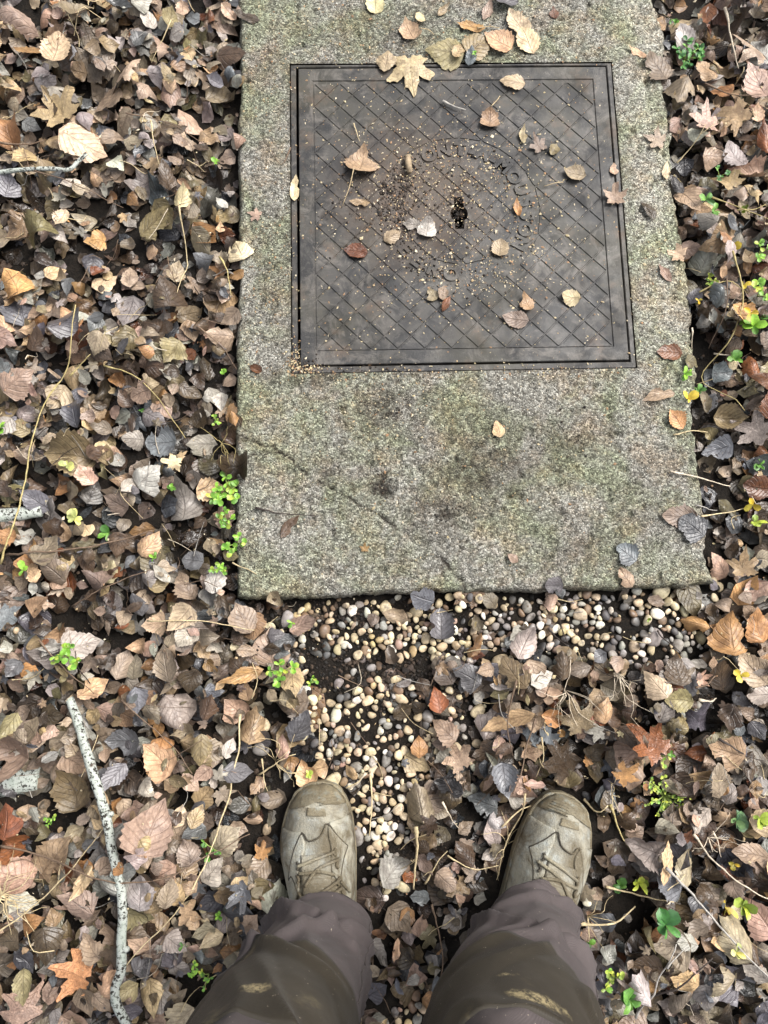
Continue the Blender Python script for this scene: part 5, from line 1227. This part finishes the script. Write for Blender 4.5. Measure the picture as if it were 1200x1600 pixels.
branch('lichen_twig', [(-30, 274), (40, 271), (85, 272), (114, 274), (126, 262), (140, 248)], .0045, .0036, 'grey lichen twig with a crooked end at the left edge', 'twig', 10)
dark_bark = MAT['bark'].copy(); dark_bark.name = 'rotten_bark'
b3, P3, _ = branch('rotten_log', [(-90, 815), (-20, 808), (40, 800), (62, 797)], .017, .010, 'dark rotten log end with white bark at the left edge, middle', 'log', 14, -.010)
b4, P4, _ = branch('rotten_log', [(-80, 1235), (-20, 1228), (30, 1222), (46, 1222)], .034, .024, 'thick blackened log end with white flecks, beside the speckled branch', 'log', 16, -.022)

for q in dark_bark.node_tree.nodes:
    if q.type == 'VALTORGB' and abs(q.color_ramp.elements[0].position - .40) < 1e-3: q.color_ramp.elements[0].position = .56; q.color_ramp.elements[1].position = .66
for b in (b3, b4): b.data.materials[0] = dark_bark
# pale rootlets pulled up with the dry weeds
def tuft(px, py, n, lp, c, lab, cat, name, spread=6.28, a0=0, rad=.0006):
    x, y, _ = G(px, py, 0); z = float(HF.at(np.array([x]), np.array([y]))[0]); root = empty(name, (x, y, z)); tag(root, lab, cat)
    for k in range(n):
        a = a0 + rng.uniform(-.5, .5) * spread; L = lp / 830 * rng.uniform(.5, 1.15); b = a + rng.normal(0, .7)
        p1 = np.array([math.cos(a), math.sin(a)]) * L * .5; p2 = p1 + np.array([math.cos(b), math.sin(b)]) * L * .55
        pts = [(0, 0, .001), (*p1, .006 + rng.uniform(0, .012)), (*p2, 0)]; q = smooth_path(pts, 9)
        hz = HF.at(q[:, 0] + x, q[:, 1] + y) - z; q[:, 2] = np.maximum(q[:, 2] + np.minimum(hz, 0), hz + .001)
        V, F, uv = tube(q, np.linspace(1.1, .5, 9) * rad, 5); obj('rootlet' if 'root' in name else 'blade', mesh_np('strand', V, F, col=np.tile(np.r_[np.array(TW[c]) * rng.uniform(.8, 1.2), 1], (len(V), 1))), MAT['twig'], root)
tuft(955, 1050, 9, 66, 'pale', 'pale rootlets trailing below the right gravel', 'roots', 'bare_roots', 1.6, -1.2)
tuft(890, 1080, 10, 55, 'pale', 'branching whitish roots on the leaves ahead of the right boot', 'roots', 'bare_roots', 2.8, -1.7)
tuft(8, 1395, 18, 60, 'straw', 'tangled dry grass tuft at the lower left edge', 'grass tuft', 'dry_grass_tuft', 3.4, .1, .0007)
tuft(425, 1195, 9, 50, 'straw', 'sparse dry grass on the soil above the left boot', 'grass tuft', 'dry_grass_tuft', 5, 1.2)
tuft(345, 690, 8, 40, 'vine', 'wilted yellowish sprig at the slab left edge', 'grass tuft', 'dry_grass_tuft', 5, -1.5)
tuft(800, 1330, 7, 50, 'straw', 'dry grass between the right boot and the gravel', 'grass tuft', 'dry_grass_tuft', 5, 2.4)
tuft(960, 1245, 5, 30, 'straw', "dry grass right of the right boot's toe", 'grass tuft', 'dry_grass_tuft', 4, 0)
tuft(925, 1440, 7, 40, 'straw', 'dry grass right of the right trouser hem', 'grass tuft', 'dry_grass_tuft', 5, 0)
tuft(1110, 1310, 7, 45, 'pale', 'dry pale stems by the clover', 'grass tuft', 'dry_grass_tuft', 4, -1)

# fine stalks all through the litter: nobody could count them
st = Soup()
for k in range(520):
    x, y = litter_points(1)[0]; px, py = PX(x, y, -.01)
    a = rng.uniform(0, 6.28); L = rng.uniform(.015, .07); b = a + rng.normal(0, .5)
    q = smooth_path([(x, y, 0), (x + math.cos(a) * L * .5, y + math.sin(a) * L * .5, 0), (x + math.cos(a) * L * .5 + math.cos(b) * L * .5, y + math.sin(a) * L * .5 + math.sin(b) * L * .5, 0)], 7)
    if slab_out(q[:, 0], q[:, 1]).min() < 0 or boot_clear(q[:, 0], q[:, 1]).min() < .06: continue
    h = HF.at(q[:, 0], q[:, 1]); q[:, 2] = np.convolve(np.pad(h, 1, 'edge'), np.ones(3) / 3, 'valid') + .0012
    V, F, uv = tube(q, np.linspace(1, .6, 7) * rng.uniform(.0004, .0010), 4, False); c = TW[rng.choice(['straw', 'brown', 'pale', 'dark', 'grey'], p=[.33, .3, .12, .15, .1])]
    st.add(V, F, uv, np.r_[np.array(c) * rng.uniform(.7, 1.2), 1])
tag(obj('stalk_litter', st.mesh('stalk_litter'), MAT['twig']), 'fine dry stalks scattered through the leaf litter', 'stalks', kind='stuff')

# ------------------------------------------------------------------ soil crumbs and seed husks
for x, y, px, py in gauss_pts([(622, 300, 42, 28, 1100), (655, 335, 45, 30, 700), (600, 320, 50, 45, 600), (700, 380, 70, 50, 350), (735, 285, 40, 20, 120), (690, 440, 50, 30, 200), (717, 310, 8, 14, 160), (718, 335, 12, 12, 130), (660, 385, 40, 25, 130), (760, 230, 30, 20, 80)]):
    if on_cover(x, y): crumb(x, y, float(np.clip(rng.lognormal(math.log(.0013), .45), .0006, .0042)), DK[rng.integers(4)], -.0032 if math.hypot(px - 717, py - 333) > 16 else -.012)
for x, y, px, py in gauss_pts([(596, 758, 9, 9, 90), (475, 575, 14, 8, 120), (560, 580, 60, 3, 90), (700, 800, 20, 14, 50), (600, 640, 30, 30, 60), (880, 700, 30, 30, 40), (640, 700, 90, 60, 60)]):
    crumb(x, y, float(np.clip(rng.lognormal(math.log(.0012), .4), .0006, .003)), DK[rng.integers(4)], -.001)
tag(obj('soil_crumbs', crumbs.mesh('soil_crumbs', False), MAT['crumb']), 'crumbs of dark soil on the cover and bare ground', 'soil', kind='stuff')

OCT_F = np.array([(0, 2, 4), (2, 1, 4), (1, 3, 4), (3, 0, 4), (2, 0, 5), (1, 2, 5), (3, 1, 5), (0, 3, 5)])
HC = [(.46, .38, .24), (.38, .28, .16), (.58, .50, .36), (.30, .18, .10), (.22, .14, .08), (.40, .33, .19)]
def husk(x, y, z, s=None, c=None):
    L = s or float(np.clip(rng.lognormal(math.log(.0016), .35), .0008, .0042)); W = L * rng.uniform(.3, .8); H = L * .22
    V = np.array([(L, 0, 0), (-L, 0, 0), (0, W, 0), (0, -W, 0), (0, 0, H), (0, 0, -H)]) + rng.normal(0, .12 * L, (6, 3)) * np.array([1, 1, .4]); a = rng.uniform(0, 6.28); cc, ss = math.cos(a), math.sin(a)
    V = np.c_[cc * V[:, 0] - ss * V[:, 1], ss * V[:, 0] + cc * V[:, 1], V[:, 2]]
    husks.add(V + np.array([x, y, z + H * .7]), [OCT_F], None, np.r_[np.array(c or HC[rng.integers(6)]) * rng.uniform(.8, 1.15), 1])
for k in range(2600):                       # all over the cover, most of them caught in the grooves
    x, y = rng.uniform(LID[0], LID[1]), rng.uniform(LID[2], LID[3]); u, v = x - LC[0], y - LC[1]; r = math.hypot(u, v)
    if k % 3 and not (R_IN < r < R_OUT):
        p, q = (u + v) / dg_, (u - v) / dg_
        if k % 2: p = round(p - .5) + .5
        else: q = round(q - .5) + .5
        u2, v2 = (p + q) * dg_ / 2 + rng.normal(0, .0008), (p - q) * dg_ / 2 + rng.normal(0, .0008)
        if abs(u2) > half or abs(v2) > half: continue
        husk(LC[0] + u2, LC[1] + v2, -.0025, float(np.clip(rng.lognormal(math.log(.0014), .3), .0008, .003)), HC[rng.integers(3)])
    else: husk(x, y, ZB if R_IN < r < R_OUT else ZT)
for x, y, px, py in gauss_pts([(630, 310, 90, 60, 520), (725, 270, 60, 40, 260), (700, 440, 60, 30, 220), (800, 330, 60, 60, 260), (760, 400, 80, 50, 240), (650, 240, 60, 30, 120), (835, 390, 8, 6, 30)]):
    if on_cover(x, y): husk(x, y, -.0012 if rng.random() < .6 else .001)
for x, y, px, py in gauss_pts([(462, 560, 10, 14, 130), (480, 577, 14, 6, 110), (425, 420, 30, 70, 200), (420, 150, 30, 80, 160), (600, 60, 130, 40, 260), (850, 60, 90, 40, 120), (560, 585, 90, 8, 110), (860, 580, 80, 6, 80), (1020, 480, 30, 80, 90), (600, 640, 70, 40, 120), (700, 720, 200, 110, 320), (395, 560, 16, 60, 70), (500, 55, 50, 40, 90)]):
    if slab_out(x, y) < -.005 and not on_cover(x, y): husk(x, y, .0006, None, HC[rng.integers(6)])
for k in range(900):
    x, y = litter_points(1)[0]; husk(x, y, float(HF.at(np.array([x]), np.array([y]))[0]), float(np.clip(rng.lognormal(math.log(.0017), .4), .0008, .005)))
tag(obj('seed_husks', husks.mesh('seed_husks', False), MAT['seed']), 'tan seed husks and leaf crumbs strewn over cover, slab and litter', 'seed husks', kind='stuff')
# the stub of bark on the cover
V, F, uv = tube([(0, .016, .004), (.001, 0, .0055), (.003, -.018, .004)], [.0055, .0062, .0048], 8, wob=.35)
o = obj('bark_piece', mesh_np('bark_piece', V, F, col=np.tile([.30, .23, .15, 1], (len(V), 1))), MAT['wood']); o.location = G(637, 258, .001); tag(o, 'stub of tan bark on the cover below the lettering', 'bark')
